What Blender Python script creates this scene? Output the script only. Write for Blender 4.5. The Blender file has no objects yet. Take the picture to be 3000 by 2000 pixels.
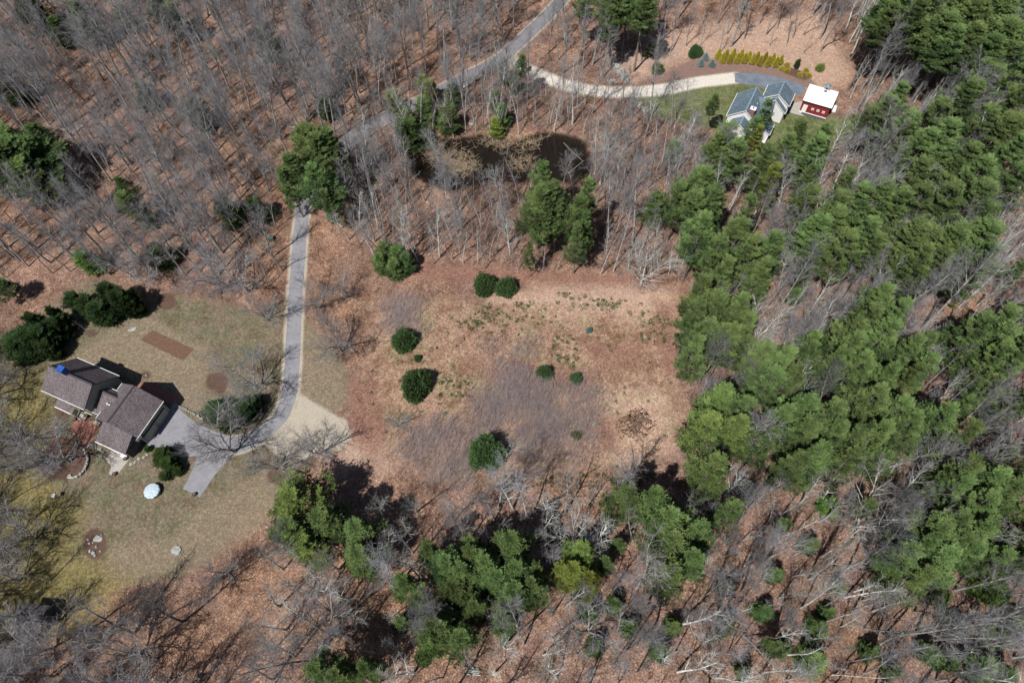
import bpy, bmesh, math, random
import numpy as np
from mathutils import Matrix, Vector
rng = np.random.RandomState(7)
random.seed(7)
scene = bpy.context.scene
col = scene.collection

# ------------------------------------------------------------------ camera
F, CH = 2000.0, 115.0                      # focal length in pixels of the 3000 px frame, height in metres
NX, NY = 1560, 2050                        # where the plumb line falls in the frame
up = np.array([-(NX - 1500), (NY - 1000), F], float); up /= np.linalg.norm(up)
fw = np.array([0, 0, -1.0]); yy = fw - fw.dot(up) * up; yy /= np.linalg.norm(yy); xx = np.cross(yy, up)
RC = np.array([xx, yy, up])
cam = bpy.data.objects.new("camera", bpy.data.cameras.new("camera"))
col.objects.link(cam); scene.camera = cam
m4 = np.eye(4); m4[:3, :3] = RC; m4[2, 3] = CH
cam.matrix_world = Matrix(m4.tolist())
cam.data.sensor_width = 36; cam.data.lens = 24.0
cam.data.clip_start = 1; cam.data.clip_end = 8000

# ------------------------------------------------------------------ light
SUN_AZ = 50.0      # direction in which shadows fall, degrees from +X
SUN_EL = 57.0
world = bpy.data.worlds.new("World"); scene.world = world; world.use_nodes = True
wn = world.node_tree.nodes; wl = world.node_tree.links
bg = wn["Background"]; sky = wn.new("ShaderNodeTexSky"); sky.sky_type = 'NISHITA'; sky.sun_disc = False
sky.sun_elevation = math.radians(SUN_EL)
sky.sun_rotation = math.radians(90 - (SUN_AZ + 180))
wl.new(sky.outputs[0], bg.inputs[0]); bg.inputs[1].default_value = 0.05
sun = bpy.data.objects.new("sun", bpy.data.lights.new("sun", 'SUN')); col.objects.link(sun)
sun.data.energy = 5.0; sun.data.angle = math.radians(0.5); sun.data.color = (1.0, 0.965, 0.91)
d = Vector((math.cos(math.radians(SUN_AZ)) * math.cos(math.radians(SUN_EL)),
            math.sin(math.radians(SUN_AZ)) * math.cos(math.radians(SUN_EL)), -math.sin(math.radians(SUN_EL))))
sun.rotation_euler = d.to_track_quat('-Z', 'Y').to_euler(); sun.location = (-60, 40, 90)
scene.view_settings.view_transform = 'Standard'; scene.view_settings.look = 'None'
scene.view_settings.exposure = 0.2; scene.view_settings.gamma = 1
scene.cycles.max_bounces = 5; scene.cycles.diffuse_bounces = 1; scene.cycles.transparent_max_bounces = 4
scene.cycles.transmission_bounces = 2; scene.cycles.glossy_bounces = 2

# ------------------------------------------------------------------ picture <-> ground
def W(px, py, z=0.0):                       # pixel of the 3000x2000 photograph -> point at height z
    dd = RC @ np.array([px - 1500.0, 1000.0 - py, -F]); t = (z - CH) / dd[2]
    return np.array([0, 0, CH]) + dd * t
def PX(x, y, z=0.0):
    c = RC.T @ (np.array([x, y, z]) - np.array([0, 0, CH]))
    return 1500 + F * c[0] / -c[2], 1000 - F * c[1] / -c[2]
S = 1.27551
def V(x, y, z=0.0): return W(x * S, y * S, z)          # the 2352-wide view
OFF = {1: (0, 0), 2: (1000, 0), 3: (2000, 0), 4: (0, 667), 5: (1000, 667), 6: (2000, 667), 7: (0, 1333), 8: (1000, 1333), 9: (2000, 1333)}
def Z(r, x, y): return OFF[r][0] + x / 2.351, OFF[r][1] + y / 2.351
def mpp(px, py, z=0.0):                     # metres per photograph pixel there
    p = W(px, py, z); return float(np.linalg.norm(p - np.array([0, 0, CH]))) * 0.95 / F

# ------------------------------------------------------------------ materials
class NT:
    def __init__(s, name):
        s.m = bpy.data.materials.new(name); s.m.use_nodes = True
        s.n = s.m.node_tree.nodes; s.l = s.m.node_tree.links; s.b = s.n["Principled BSDF"]
        s.b.inputs["Roughness"].default_value = 0.9
        s.b.inputs["Specular IOR Level"].default_value = 0.2
        s.tc = s.n.new("ShaderNodeTexCoord"); s.gm = s.n.new("ShaderNodeNewGeometry")
    def set(s, sock, v):
        if hasattr(v, "is_output") or isinstance(v, bpy.types.NodeSocket): s.l.new(v, sock)
        else: sock.default_value = v
    def math(s, op, a, b=0.0, c=0.0, clamp=False):
        n = s.n.new("ShaderNodeMath"); n.operation = op; n.use_clamp = clamp
        s.set(n.inputs[0], a); s.set(n.inputs[1], b)
        if op in ('MULTIPLY_ADD', 'SMOOTH_MIN'): s.set(n.inputs[2], c)
        return n.outputs[0]
    def noise(s, scale, detail=3, rough=0.6, vec=None, world=True, off=None):
        n = s.n.new("ShaderNodeTexNoise"); n.inputs["Scale"].default_value = scale
        n.inputs["Detail"].default_value = detail; n.inputs["Roughness"].default_value = rough
        v = vec if vec is not None else (s.gm.outputs["Position"] if world else s.tc.outputs["Object"])
        if off is not None:
            a = s.n.new("ShaderNodeVectorMath"); a.operation = 'ADD'; s.l.new(v, a.inputs[0]); a.inputs[1].default_value = off; v = a.outputs[0]
        s.l.new(v, n.inputs["Vector"]); return n.outputs["Fac"]
    def voro(s, scale, world=True):
        n = s.n.new("ShaderNodeTexVoronoi"); n.inputs["Scale"].default_value = scale
        s.l.new(s.gm.outputs["Position"] if world else s.tc.outputs["Object"], n.inputs["Vector"]); return n
    def ramp(s, f, stops, interp='LINEAR'):
        n = s.n.new("ShaderNodeValToRGB"); s.l.new(f, n.inputs[0]); cr = n.color_ramp; cr.interpolation = interp
        while len(cr.elements) > 1: cr.elements.remove(cr.elements[-1])
        cr.elements[0].position = stops[0][0]; cr.elements[0].color = (*stops[0][1], 1)
        for p, c in stops[1:]:
            e = cr.elements.new(p); e.color = (*c, 1)
        return n.outputs[0]
    def mix(s, f, a, b, mode='MIX'):
        n = s.n.new("ShaderNodeMix"); n.data_type = 'RGBA'; n.blend_type = mode
        s.set(n.inputs[0], f)
        for i, v in ((6, a), (7, b)):
            if isinstance(v, tuple): n.inputs[i].default_value = (*v, 1)
            else: s.l.new(v, n.inputs[i])
        return n.outputs[2]
    def maprange(s, v, a, b, c=0.0, d=1.0, smooth=True):
        n = s.n.new("ShaderNodeMapRange"); n.interpolation_type = 'SMOOTHSTEP' if smooth else 'LINEAR'
        s.set(n.inputs[0], v); n.inputs[1].default_value = a; n.inputs[2].default_value = b
        n.inputs[3].default_value = c; n.inputs[4].default_value = d; return n.outputs[0]
    def attr(s, name):
        n = s.n.new("ShaderNodeAttribute"); n.attribute_name = name; return n.outputs["Fac"]
    def info(s):
        return s.n.new("ShaderNodeObjectInfo")
    def bump(s, h, strength=0.4, dist=0.1):
        n = s.n.new("ShaderNodeBump"); n.inputs["Strength"].default_value = strength; n.inputs["Distance"].default_value = dist
        s.l.new(h, n.inputs["Height"]); s.l.new(n.outputs[0], s.b.inputs["Normal"])
    def col(s, v): s.set(s.b.inputs["Base Color"], v if not isinstance(v, tuple) else (*v, 1)); return s

def simple(name, c, c2=None, scale=3.0, rough=0.85, bump=0.15, world=True, spec=0.2, metal=0.0, detail=5):
    t = NT(name); c2 = c2 or tuple(x * 0.75 for x in c)
    f = t.noise(scale, detail, 0.7, world=world)
    t.col(t.ramp(f, [(0.3, c2), (0.7, c)])); t.b.inputs["Roughness"].default_value = rough
    t.b.inputs["Specular IOR Level"].default_value = spec; t.b.inputs["Metallic"].default_value = metal
    if bump: t.bump(f, bump, 0.05)
    return t.m

M = {}
def ground_mat():
    t = NT("ground")
    big = t.noise(0.035, 4, 0.6); mid = t.noise(0.22, 5, 0.65, off=(31, 7, 3)); fine = t.noise(3.2, 6, 0.8, off=(5, 50, 2)); vf = t.noise(6.0, 3, 0.8)
    vo = t.voro(6.5); vo2 = t.voro(3.5)
    sep = t.n.new("ShaderNodeSeparateColor"); t.l.new(vo.outputs["Color"], sep.inputs[0]); r1 = sep.outputs[0]
    sep2 = t.n.new("ShaderNodeSeparateColor"); t.l.new(vo2.outputs["Color"], sep2.inputs[0]); r2 = sep2.outputs[0]
    # fallen leaves: pale, tan, rust and dark ones lying side by side
    s = t.math('MULTIPLY_ADD', r1, 0.30, t.math('MULTIPLY_ADD', fine, 0.75, t.math('MULTIPLY', mid, 0.50)))
    litter = t.ramp(s, [(0.46, (0.045, 0.028, 0.023)), (0.62, (0.135, 0.080, 0.060)), (0.77, (0.25, 0.152, 0.112)), (0.92, (0.38, 0.25, 0.185)), (1.06, (0.58, 0.43, 0.34))])
    litter = t.mix(t.maprange(big, 0.42, 0.62), litter, t.mix(1.0, litter, (1.05, 1.0, 0.90), 'MULTIPLY'))
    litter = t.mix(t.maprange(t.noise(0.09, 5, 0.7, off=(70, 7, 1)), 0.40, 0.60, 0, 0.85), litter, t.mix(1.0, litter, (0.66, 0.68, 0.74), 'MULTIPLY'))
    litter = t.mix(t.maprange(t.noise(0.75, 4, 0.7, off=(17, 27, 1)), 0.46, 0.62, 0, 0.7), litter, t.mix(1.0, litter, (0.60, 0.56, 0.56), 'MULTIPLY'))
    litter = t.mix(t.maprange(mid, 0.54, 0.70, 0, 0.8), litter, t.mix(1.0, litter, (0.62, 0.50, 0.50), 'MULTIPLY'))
    # dry field grass
    s2 = t.math('MULTIPLY_ADD', fine, 0.8, t.math('MULTIPLY', r2, 0.2))
    field = t.ramp(s2, [(0.3, (0.13, 0.078, 0.06)), (0.47, (0.29, 0.185, 0.13)), (0.6, (0.42, 0.29, 0.205)), (0.72, (0.54, 0.40, 0.29))])
    field = t.mix(t.maprange(t.noise(0.30, 6, 0.8, off=(44, 4, 8)), 0.47, 0.60, 0, 0.85), field, t.mix(1.0, field, (0.58, 0.46, 0.45), 'MULTIPLY'))
    field = t.mix(t.maprange(t.noise(0.9, 5, 0.8, off=(54, 4, 8)), 0.50, 0.62, 0, 0.6), field, t.mix(1.0, field, (0.62, 0.60, 0.55), 'MULTIPLY'))
    field = t.mix(t.maprange(t.noise(0.13, 5, 0.75, off=(14, 74, 8)), 0.48, 0.60, 0, 0.8), field, t.mix(1.0, field, (0.80, 0.98, 0.80), 'MULTIPLY'))
    # lawn, half green half straw
    lawn_g = t.ramp(s2, [(0.3, (0.085, 0.080, 0.043)), (0.5, (0.140, 0.136, 0.080)), (0.7, (0.26, 0.235, 0.135))])
    lawn_s = t.ramp(s2, [(0.3, (0.13, 0.100, 0.068)), (0.5, (0.20, 0.160, 0.115)), (0.75, (0.36, 0.285, 0.20))])
    lawn = t.mix(t.maprange(t.noise(0.22, 6, 0.8, off=(90, 4, 0)), 0.40, 0.60), lawn_g, lawn_s)
    lawn = t.mix(1.0, lawn, (0.84, 0.85, 0.88), 'MULTIPLY')
    lawn = t.mix(t.maprange(t.noise(0.28, 6, 0.8, off=(29, 4, 0)), 0.50, 0.62, 0, 0.75), lawn, t.mix(1.0, lawn, (0.80, 0.66, 0.60), 'MULTIPLY'))
    lawn = t.mix(t.maprange(t.math('ADD', vf, t.math('MULTIPLY', t.noise(0.3, 4, 0.7, off=(2, 2, 2)), 0.6)), 0.92, 1.02, 0, 0.8), lawn, litter)
    lawn = t.mix(t.maprange(t.noise(0.5, 5, 0.8, off=(9, 40, 0)), 0.50, 0.66, 0, 0.7), lawn, t.mix(1.0, lawn, (0.72, 0.62, 0.60), 'MULTIPLY'))
    lawn = t.mix(t.maprange(t.attr('greener'), -1, 1), lawn, t.mix(1.0, lawn, (0.82, 1.08, 0.72), 'MULTIPLY'))
    moss = t.ramp(s2, [(0.3, (0.07, 0.058, 0.022)), (0.5, (0.175, 0.145, 0.052)), (0.72, (0.30, 0.26, 0.095))])
    mulch = t.ramp(t.math('MULTIPLY_ADD', fine, 0.7, t.math('MULTIPLY', vf, 0.3)), [(0.3, (0.10, 0.06, 0.05)), (0.5, (0.20, 0.13, 0.11)), (0.7, (0.31, 0.22, 0.19))])
    dark = t.ramp(t.math('MULTIPLY_ADD', fine, 0.7, t.math('MULTIPLY', vf, 0.3)), [(0.3, (0.055, 0.035, 0.03)), (0.5, (0.10, 0.06, 0.045)), (0.7, (0.16, 0.10, 0.08))])
    soil = t.ramp(t.math('MULTIPLY_ADD', fine, 0.6, t.math('MULTIPLY', vf, 0.4)), [(0.3, (0.10, 0.055, 0.035)), (0.7, (0.17, 0.095, 0.06))])
    grav = t.ramp(t.math('MULTIPLY_ADD', fine, 0.5, t.math('MULTIPLY', vf, 0.5)), [(0.3, (0.25, 0.215, 0.175)), (0.5, (0.40, 0.355, 0.29)), (0.7, (0.55, 0.50, 0.42))])
    marsh = t.ramp(t.math('MULTIPLY_ADD', fine, 0.7, t.math('MULTIPLY', vf, 0.3)), [(0.40, (0.006, 0.005, 0.004)), (0.54, (0.018, 0.012, 0.008)), (0.74, (0.09, 0.055, 0.035))])
    pink = t.ramp(s2, [(0.3, (0.30, 0.18, 0.13)), (0.5, (0.50, 0.35, 0.27)), (0.7, (0.68, 0.53, 0.42))])
    red = t.ramp(s2, [(0.3, (0.10, 0.05, 0.04)), (0.5, (0.21, 0.11, 0.085)), (0.7, (0.33, 0.19, 0.14))])
    wob = t.math('ADD', t.math('MULTIPLY', t.math('SUBTRACT', t.noise(0.35, 5, 0.75, off=(3, 80, 9)), 0.5), 6.0), t.math('MULTIPLY', t.math('SUBTRACT', vf, 0.5), 1.5))
    c = litter
    for nm, tex, w, k, top in (("field", field, 2.2, 1.0, 0.85), ("pinkish", pink, 3.0, 2.4, 0.55), ("reddish", red, 1.5, 1.3, 0.8), ("lawn", lawn, 1.5, 0.75, 1.0), ("strawy", lawn_s, 1.5, 0.8, 0.75),
                            ("moss", moss, 2.5, 1.6, 0.7), ("mulch", mulch, 0.5, 0.15, 0.95), ("bed", dark, 0.35, 0.22, 0.95), ("soil", soil, 0.12, 0.04, 1.0),
                            ("gravelly", grav, 0.35, 0.22, 0.92), ("marsh", marsh, 0.8, 0.9, 1.0)):
        a = t.math('ADD', t.attr(nm), t.math('MULTIPLY', wob, k * 0.5))
        c = t.mix(t.maprange(a, -w, w, 0, top), c, tex)
    t.col(c); t.bump(t.math('ADD', fine, t.math('MULTIPLY', vo.outputs["Distance"], 0.3)), 0.45, 0.15)
    t.b.inputs["Specular IOR Level"].default_value = 0.1
    return t.m

def foliage_mat(name, c_lo, c_hi, trans=0.22):
    t = NT(name); inf = t.info(); a = t.attr("tint")
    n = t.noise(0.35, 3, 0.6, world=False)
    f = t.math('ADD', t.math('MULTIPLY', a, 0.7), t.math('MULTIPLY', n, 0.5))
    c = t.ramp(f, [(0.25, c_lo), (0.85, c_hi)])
    c = t.mix(1.0, c, inf.outputs["Color"], 'MULTIPLY')
    h = t.n.new("ShaderNodeHueSaturation"); t.l.new(c, h.inputs["Color"])
    t.l.new(t.maprange(inf.outputs["Random"], 0, 1, 0.485, 0.515, smooth=False), h.inputs["Hue"])
    t.l.new(t.maprange(inf.outputs["Random"], 0, 1, 0.85, 1.15, smooth=False), h.inputs["Value"])
    t.l.new(h.outputs[0], t.b.inputs["Base Color"]); t.b.inputs["Roughness"].default_value = 0.75
    t.b.inputs["Specular IOR Level"].default_value = 0.12
    tr = t.n.new("ShaderNodeBsdfTranslucent"); t.l.new(h.outputs[0], tr.inputs[0])
    mx = t.n.new("ShaderNodeMixShader"); mx.inputs[0].default_value = trans
    t.l.new(t.b.outputs[0], mx.inputs[1]); t.l.new(tr.outputs[0], mx.inputs[2])
    t.l.new(mx.outputs[0], t.n["Material Output"].inputs[0])
    return t.m

def bark_mat(name, lo, hi, scale=1.2):
    t = NT(name); inf = t.info()
    f = t.noise(scale, 5, 0.75, world=False)
    c = t.ramp(f, [(0.35, lo), (0.62, hi)])
    c = t.mix(1.0, c, inf.outputs["Color"], 'MULTIPLY')
    t.l.new(c, t.b.inputs["Base Color"]); t.b.inputs["Specular IOR Level"].default_value = 0.15
    return t.m

def paving(name, a, b, leaf=0.66):
    t = NT(name); f = t.noise(0.5, 6, 0.75); g = t.noise(7, 4, 0.8); v = t.voro(1.1); v.feature = 'DISTANCE_TO_EDGE'
    c = t.ramp(t.math('ADD', t.math('MULTIPLY', f, 0.7), t.math('MULTIPLY', g, 0.3)), [(0.35, b), (0.65, a)])
    c = t.mix(t.maprange(v.outputs["Distance"], 0.0, 0.025, 0.35, 0), c, (0.07, 0.07, 0.075))
    c = t.mix(t.maprange(t.math('ADD', g, t.math('MULTIPLY', t.noise(0.8, 4, 0.7, off=(9, 9, 9)), 0.5)), leaf + .20, leaf + .30, 0, 0.8), c, (0.36, 0.23, 0.16))
    t.col(c); t.bump(g, 0.15, 0.02); return t.m
def shingle_mat(name, a, b, c3):
    t = NT(name)
    v = t.voro(9.0, world=False); sp = t.n.new("ShaderNodeSeparateColor"); t.l.new(v.outputs["Color"], sp.inputs[0])
    f = t.math('ADD', t.math('MULTIPLY', sp.outputs[0], 0.5), t.math('MULTIPLY', t.noise(9, 3, 0.8, world=False), 0.5))
    w_ = t.maprange(t.noise(0.35, 4, 0.7, world=False), 0.3, 0.7, 0.72, 1.12, smooth=False); t.col(t.mix(1.0, t.ramp(f, [(0.2, a), (0.5, b), (0.8, c3)]), w_, 'MULTIPLY')); t.bump(f, 0.25, 0.03)
    return t.m

M['ground'] = ground_mat()
M['needles'] = foliage_mat("needles", (0.020, 0.043, 0.018), (0.172, 0.248, 0.084), 0.06)
M['cedar'] = foliage_mat("cedar", (0.020, 0.040, 0.018), (0.055, 0.095, 0.032), 0.15)
M['laurel'] = foliage_mat("laurel", (0.024, 0.052, 0.022), (0.095, 0.165, 0.062), 0.1)
M['gold'] = foliage_mat("gold", (0.20, 0.19, 0.025), (0.55, 0.48, 0.07), 0.2)
M['spruce'] = foliage_mat("spruce", (0.10, 0.17, 0.16), (0.24, 0.36, 0.36), 0.15)
M['deadleaf'] = foliage_mat("dead_leaves", (0.10, 0.055, 0.035), (0.30, 0.19, 0.13), 0.2)
M['bark'] = bark_mat("bark", (0.10, 0.095, 0.092), (0.42, 0.41, 0.405))
M['twig'] = bark_mat("twig", (0.15, 0.145, 0.15), (0.34, 0.335, 0.35), 0.6)
M['palebark'] = bark_mat("pale_bark", (0.30, 0.31, 0.29), (0.66, 0.67, 0.64))
M['paletwig'] = bark_mat("pale_twig", (0.25, 0.25, 0.24), (0.48, 0.48, 0.46), 0.6)
M['birch'] = bark_mat("birch_bark", (0.34, 0.33, 0.31), (0.80, 0.79, 0.76), 2.0)
M['purple'] = bark_mat("purple_twig", (0.16, 0.115, 0.112), (0.30, 0.235, 0.235), 0.8)
M['pinebark'] = bark_mat("pine_bark", (0.09, 0.075, 0.065), (0.26, 0.235, 0.215))
M['straw'] = simple("straw", (0.62, 0.50, 0.36), (0.36, 0.26, 0.17), 2.0, bump=0)
M['stem'] = simple("stem", (0.50, 0.43, 0.43), (0.31, 0.25, 0.255), 0.6, bump=0)
M['asphalt'] = paving("asphalt", (0.275, 0.275, 0.30), (0.19, 0.19, 0.21))
M['asphalt_road'] = paving("road_asphalt", (0.22, 0.22, 0.245), (0.14, 0.14, 0.155), 0.62)
M['asphalt_new'] = simple("new_asphalt", (0.19, 0.22, 0.27), (0.10, 0.12, 0.15), 0.5, bump=0.05, detail=4, rough=0.6)
M['gravel'] = simple("gravel", (0.68, 0.64, 0.58), (0.42, 0.38, 0.33), 2.5, bump=0.4, detail=8)
M['apron'] = simple("apron_gravel", (0.56, 0.48, 0.38), (0.36, 0.29, 0.22), 1.6, bump=0.4, detail=8)
M['concrete'] = simple("concrete", (0.42, 0.39, 0.36), (0.30, 0.28, 0.26), 1.5, detail=8)
M['brickpave'] = simple("brick_paving", (0.36, 0.17, 0.13), (0.17, 0.075, 0.06), 2.2, detail=8)
M['brick'] = simple("brick", (0.36, 0.14, 0.12), (0.22, 0.08, 0.07), 5)
M['water'] = simple("water", (0.016, 0.012, 0.008), (0.008, 0.006, 0.004), 0.5, rough=0.12, bump=0.02, spec=0.5)
M['shingle'] = shingle_mat("brown_shingles", (0.060, 0.050, 0.054), (0.12, 0.10, 0.106), (0.215, 0.185, 0.195))
M['blueshingle'] = shingle_mat("blue_shingles", (0.055, 0.085, 0.11), (0.115, 0.165, 0.205), (0.19, 0.25, 0.30))
M['ridge'] = simple("ridge_cap", (0.075, 0.07, 0.075), bump=0.1, world=False)
M['blueridge'] = simple("blue_ridge_cap", (0.20, 0.27, 0.33), bump=0.1, world=False)
M['white'] = simple("white_paint", (0.80, 0.80, 0.79), (0.74, 0.74, 0.73), 3, rough=0.5, bump=0.05, world=False)
M['clap'] = simple("white_clapboard", (0.78, 0.78, 0.77), (0.66, 0.66, 0.66), 1.2, rough=0.6, bump=0.1, world=False)
M['metalroof'] = simple("white_metal_roof", (0.82, 0.81, 0.80), (0.74, 0.73, 0.72), 0.8, rough=0.4, bump=0.03, world=False)
M['siding'] = simple("green_grey_siding", (0.27, 0.285, 0.25), (0.22, 0.235, 0.20), 2.0, rough=0.7, bump=0.1, world=False)
M['slate'] = simple("slate_siding", (0.085, 0.09, 0.10), (0.055, 0.06, 0.068), 2.0, rough=0.7, world=False)
M['door'] = simple("garage_door_paint", (0.34, 0.35, 0.31), (0.29, 0.30, 0.27), 1.0, rough=0.5, bump=0.02, world=False)
M['olive'] = simple("olive_trim", (0.20, 0.18, 0.10), (0.14, 0.125, 0.07), 3, world=False)
M['cream'] = simple("cream_trim", (0.62, 0.56, 0.42), (0.52, 0.46, 0.34), 3, world=False)
M['glass'] = simple("glass", (0.03, 0.035, 0.04), (0.02, 0.02, 0.025), 1, rough=0.08, bump=0, spec=0.6, world=False)
M['black'] = simple("black_metal", (0.03, 0.03, 0.032), bump=0, rough=0.5, world=False)
M['red'] = simple("barn_red", (0.27, 0.032, 0.036), (0.19, 0.022, 0.026), 2.0, rough=0.7, world=False)
M['tarp'] = simple("blue_tarp", (0.035, 0.12, 0.42), (0.02, 0.07, 0.27), 2.5, rough=0.4, bump=0.5, world=False)
M['silver'] = simple("silver_cover", (0.52, 0.61, 0.68), (0.34, 0.43, 0.52), 2.2, rough=0.35, bump=0.8, spec=0.5, world=False)
M['rock'] = simple("rock", (0.46, 0.46, 0.44), (0.16, 0.17, 0.16), 3.0, bump=0.6, world=False)
M['pot'] = simple("dark_pot", (0.07, 0.055, 0.05), bump=0.1, world=False)
M['greenbox'] = simple("green_plastic", (0.13, 0.19, 0.16), bump=0.05, world=False, rough=0.5)
M['weathered'] = simple("weathered_wood", (0.34, 0.31, 0.28), (0.15, 0.13, 0.12), 3, world=False)

# ------------------------------------------------------------------ mesh helpers
def mesh_np(name, verts, faces, mat, attr=None, k=3, smooth=False):
    me = bpy.data.meshes.new(name); verts = np.asarray(verts, np.float32); faces = np.asarray(faces, np.int32)
    me.vertices.add(len(verts)); me.vertices.foreach_set("co", verts.ravel())
    me.loops.add(faces.size); me.loops.foreach_set("vertex_index", faces.ravel())
    me.polygons.add(len(faces)); me.polygons.foreach_set("loop_start", np.arange(0, faces.size, k, dtype=np.int32))
    me.polygons.foreach_set("loop_total", np.full(len(faces), k, np.int32))
    if attr is not None:
        for an, av in attr.items():
            a = me.attributes.new(an, 'FLOAT', 'POINT'); a.data.foreach_set("value", np.asarray(av, np.float32))
    me.update(calc_edges=True); me.validate()
    if smooth: me.polygons.foreach_set("use_smooth", np.ones(len(faces), bool))
    for mm in (mat if isinstance(mat, (list, tuple)) else [mat]): me.materials.append(mm)
    return me
def link(name, me, parent=None, loc=(0, 0, 0), rz=0.0, sc=None):
    o = bpy.data.objects.new(name, me); col.objects.link(o)
    o.location = loc; o.rotation_euler = (0, 0, rz)
    if sc is not None: o.scale = (sc, sc, sc) if not hasattr(sc, '__len__') else sc
    if parent: o.parent = parent
    return o
def tag(o, label=None, cat=None, group=None, kind=None):
    if label: o["label"] = label
    if cat: o["category"] = cat
    if group: o["group"] = group
    if kind: o["kind"] = kind
    return o
def copy_tree(o, parent=None):
    c = o.copy(); col.objects.link(c)
    if parent: c.parent = parent
    for ch in CHILD.get(o.name, []): copy_child(ch, c)
    return c
CHILD = {}
def copy_child(ch, parent):
    c = ch.copy(); col.objects.link(c); c.parent = parent; return c

class MB:
    def __init__(s): s.v = []; s.f = []
    def add(s, vs, fs):
        b = len(s.v); s.v += [tuple(map(float, v)) for v in vs]; s.f += [tuple(b + i for i in f) for f in fs]; return s
    def box(s, c, d, rz=0.0, rx=0.0, ry=0.0):
        Mx = Matrix.Rotation(rz, 3, 'Z') @ Matrix.Rotation(ry, 3, 'Y') @ Matrix.Rotation(rx, 3, 'X')
        vs = [Vector(c) + Mx @ Vector((sx * d[0] / 2, sy * d[1] / 2, sz * d[2] / 2)) for sx in (-1, 1) for sy in (-1, 1) for sz in (-1, 1)]
        return s.add(vs, [(0, 1, 3, 2), (4, 6, 7, 5), (0, 4, 5, 1), (2, 3, 7, 6), (0, 2, 6, 4), (1, 5, 7, 3)])
    def slab(s, p, t):
        p = [Vector(q) for q in p]; n = (p[1] - p[0]).cross(p[-1] - p[0]).normalized()
        if n.z < 0: n = -n
        q = [a - n * t for a in p]; k = len(p)
        return s.add(p + q, [tuple(range(k)), tuple(range(2 * k - 1, k - 1, -1))] + [(i, k + i, k + (i + 1) % k, (i + 1) % k) for i in range(k)])
    def prism(s, prof, u0, u1):            # profile in (v, z), extruded along u
        k = len(prof)
        return s.add([(u0, a, b) for a, b in prof] + [(u1, a, b) for a, b in prof], [tuple(range(k)), tuple(range(2 * k - 1, k - 1, -1))] + [(i, (i + 1) % k, k + (i + 1) % k, k + i) for i in range(k)])
    def tube(s, pts, rad, n=6, cap=True):
        pts = [Vector(p) for p in pts]; b = len(s.v); rad = rad if hasattr(rad, '__len__') else [rad] * len(pts)
        for i, p in enumerate(pts):
            dd = (pts[min(i + 1, len(pts) - 1)] - pts[max(i - 1, 0)]).normalized()
            a = dd.orthogonal().normalized(); c = dd.cross(a)
            for j in range(n):
                th = 2 * math.pi * j / n; s.v.append(tuple(p + (a * math.cos(th) + c * math.sin(th)) * rad[i]))
        for i in range(len(pts) - 1):
            for j in range(n):
                s.f.append((b + i * n + j, b + i * n + (j + 1) % n, b + (i + 1) * n + (j + 1) % n, b + (i + 1) * n + j))
        if cap: s.f.append(tuple(b + j for j in range(n))[::-1]); s.f.append(tuple(b + (len(pts) - 1) * n + j for j in range(n)))
        return s
    def rock(s, c, r, sq=0.6, seed=0, el=1.0, rz=0.0):
        rr = np.random.RandomState(seed); bm = bmesh.new(); bmesh.ops.create_icosphere(bm, subdivisions=2, radius=1.0)
        ph = rr.rand(6) * 6.3; M3 = Matrix.Rotation(rz, 3, 'Z'); vs = []
        for v in bm.verts:
            q = v.co; k = 1 + 0.16 * math.sin(3 * q.x + ph[0]) + 0.14 * math.sin(4 * q.y + ph[1]) + 0.12 * math.sin(5 * q.z + ph[2]) + 0.05 * rr.randn()
            vs.append(Vector(c) + M3 @ Vector((q.x * r * k * el, q.y * r * k, max(q.z * r * sq * k, -r * sq * 0.5))))
        fs = [tuple(v.index for v in f.verts) for f in bm.faces]; bm.free(); return s.add(vs, fs)
    def build(s, name, mat, parent=None, **kw):
        me = bpy.data.meshes.new(name); me.from_pydata(s.v, [], s.f); me.update(); me.materials.append(mat)
        bm = bmesh.new(); bm.from_mesh(me); bmesh.ops.recalc_face_normals(bm, faces=bm.faces); bm.to_mesh(me); bm.free()
        return link(name, me, parent, **kw)
def empty(name, loc=(0, 0, 0), rz=0.0):
    o = bpy.data.objects.new(name, None); col.objects.link(o); o.location = loc; o.rotation_euler = (0, 0, rz); o.empty_display_size = 0.5; return o

def in_poly(pts, poly):
    x, y = pts[:, 0], pts[:, 1]; r = np.zeros(len(pts), bool); n = len(poly)
    for i in range(n):
        x1, y1 = poly[i][:2]; x2, y2 = poly[(i + 1) % n][:2]
        if y1 == y2: continue
        c = ((y1 > y) != (y2 > y)) & (x < (x2 - x1) * (y - y1) / (y2 - y1) + x1); r ^= c
    return r
def seg_dist(pts, poly, closed=True):
    d = np.full(len(pts), 1e9); n = len(poly)
    for i in range(n if closed else n - 1):
        a = np.array(poly[i][:2]); b = np.array(poly[(i + 1) % n][:2]); ab = b - a
        t = np.clip(((pts - a) @ ab) / max(ab @ ab, 1e-9), 0, 1)
        d = np.minimum(d, np.linalg.norm(pts - a - t[:, None] * ab, axis=1))
    return d
def sdf(pts, poly):                         # positive inside
    d = seg_dist(pts, poly); return np.where(in_poly(pts, poly), d, -d)
def wp(l, f=V): return [f(*p)[:2] for p in l]
def spline(pts, k=6):
    pts = np.array(pts, float); out = []
    for i in range(len(pts) - 1):
        p0 = pts[max(i - 1, 0)]; p1 = pts[i]; p2 = pts[i + 1]; p3 = pts[min(i + 2, len(pts) - 1)]
        for j in range(k):
            t = j / k; out.append(0.5 * ((2 * p1) + (-p0 + p2) * t + (2 * p0 - 5 * p1 + 4 * p2 - p3) * t * t + (-p0 + 3 * p1 - 3 * p2 + p3) * t ** 3))
    out.append(pts[-1]); return np.array(out)

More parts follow.
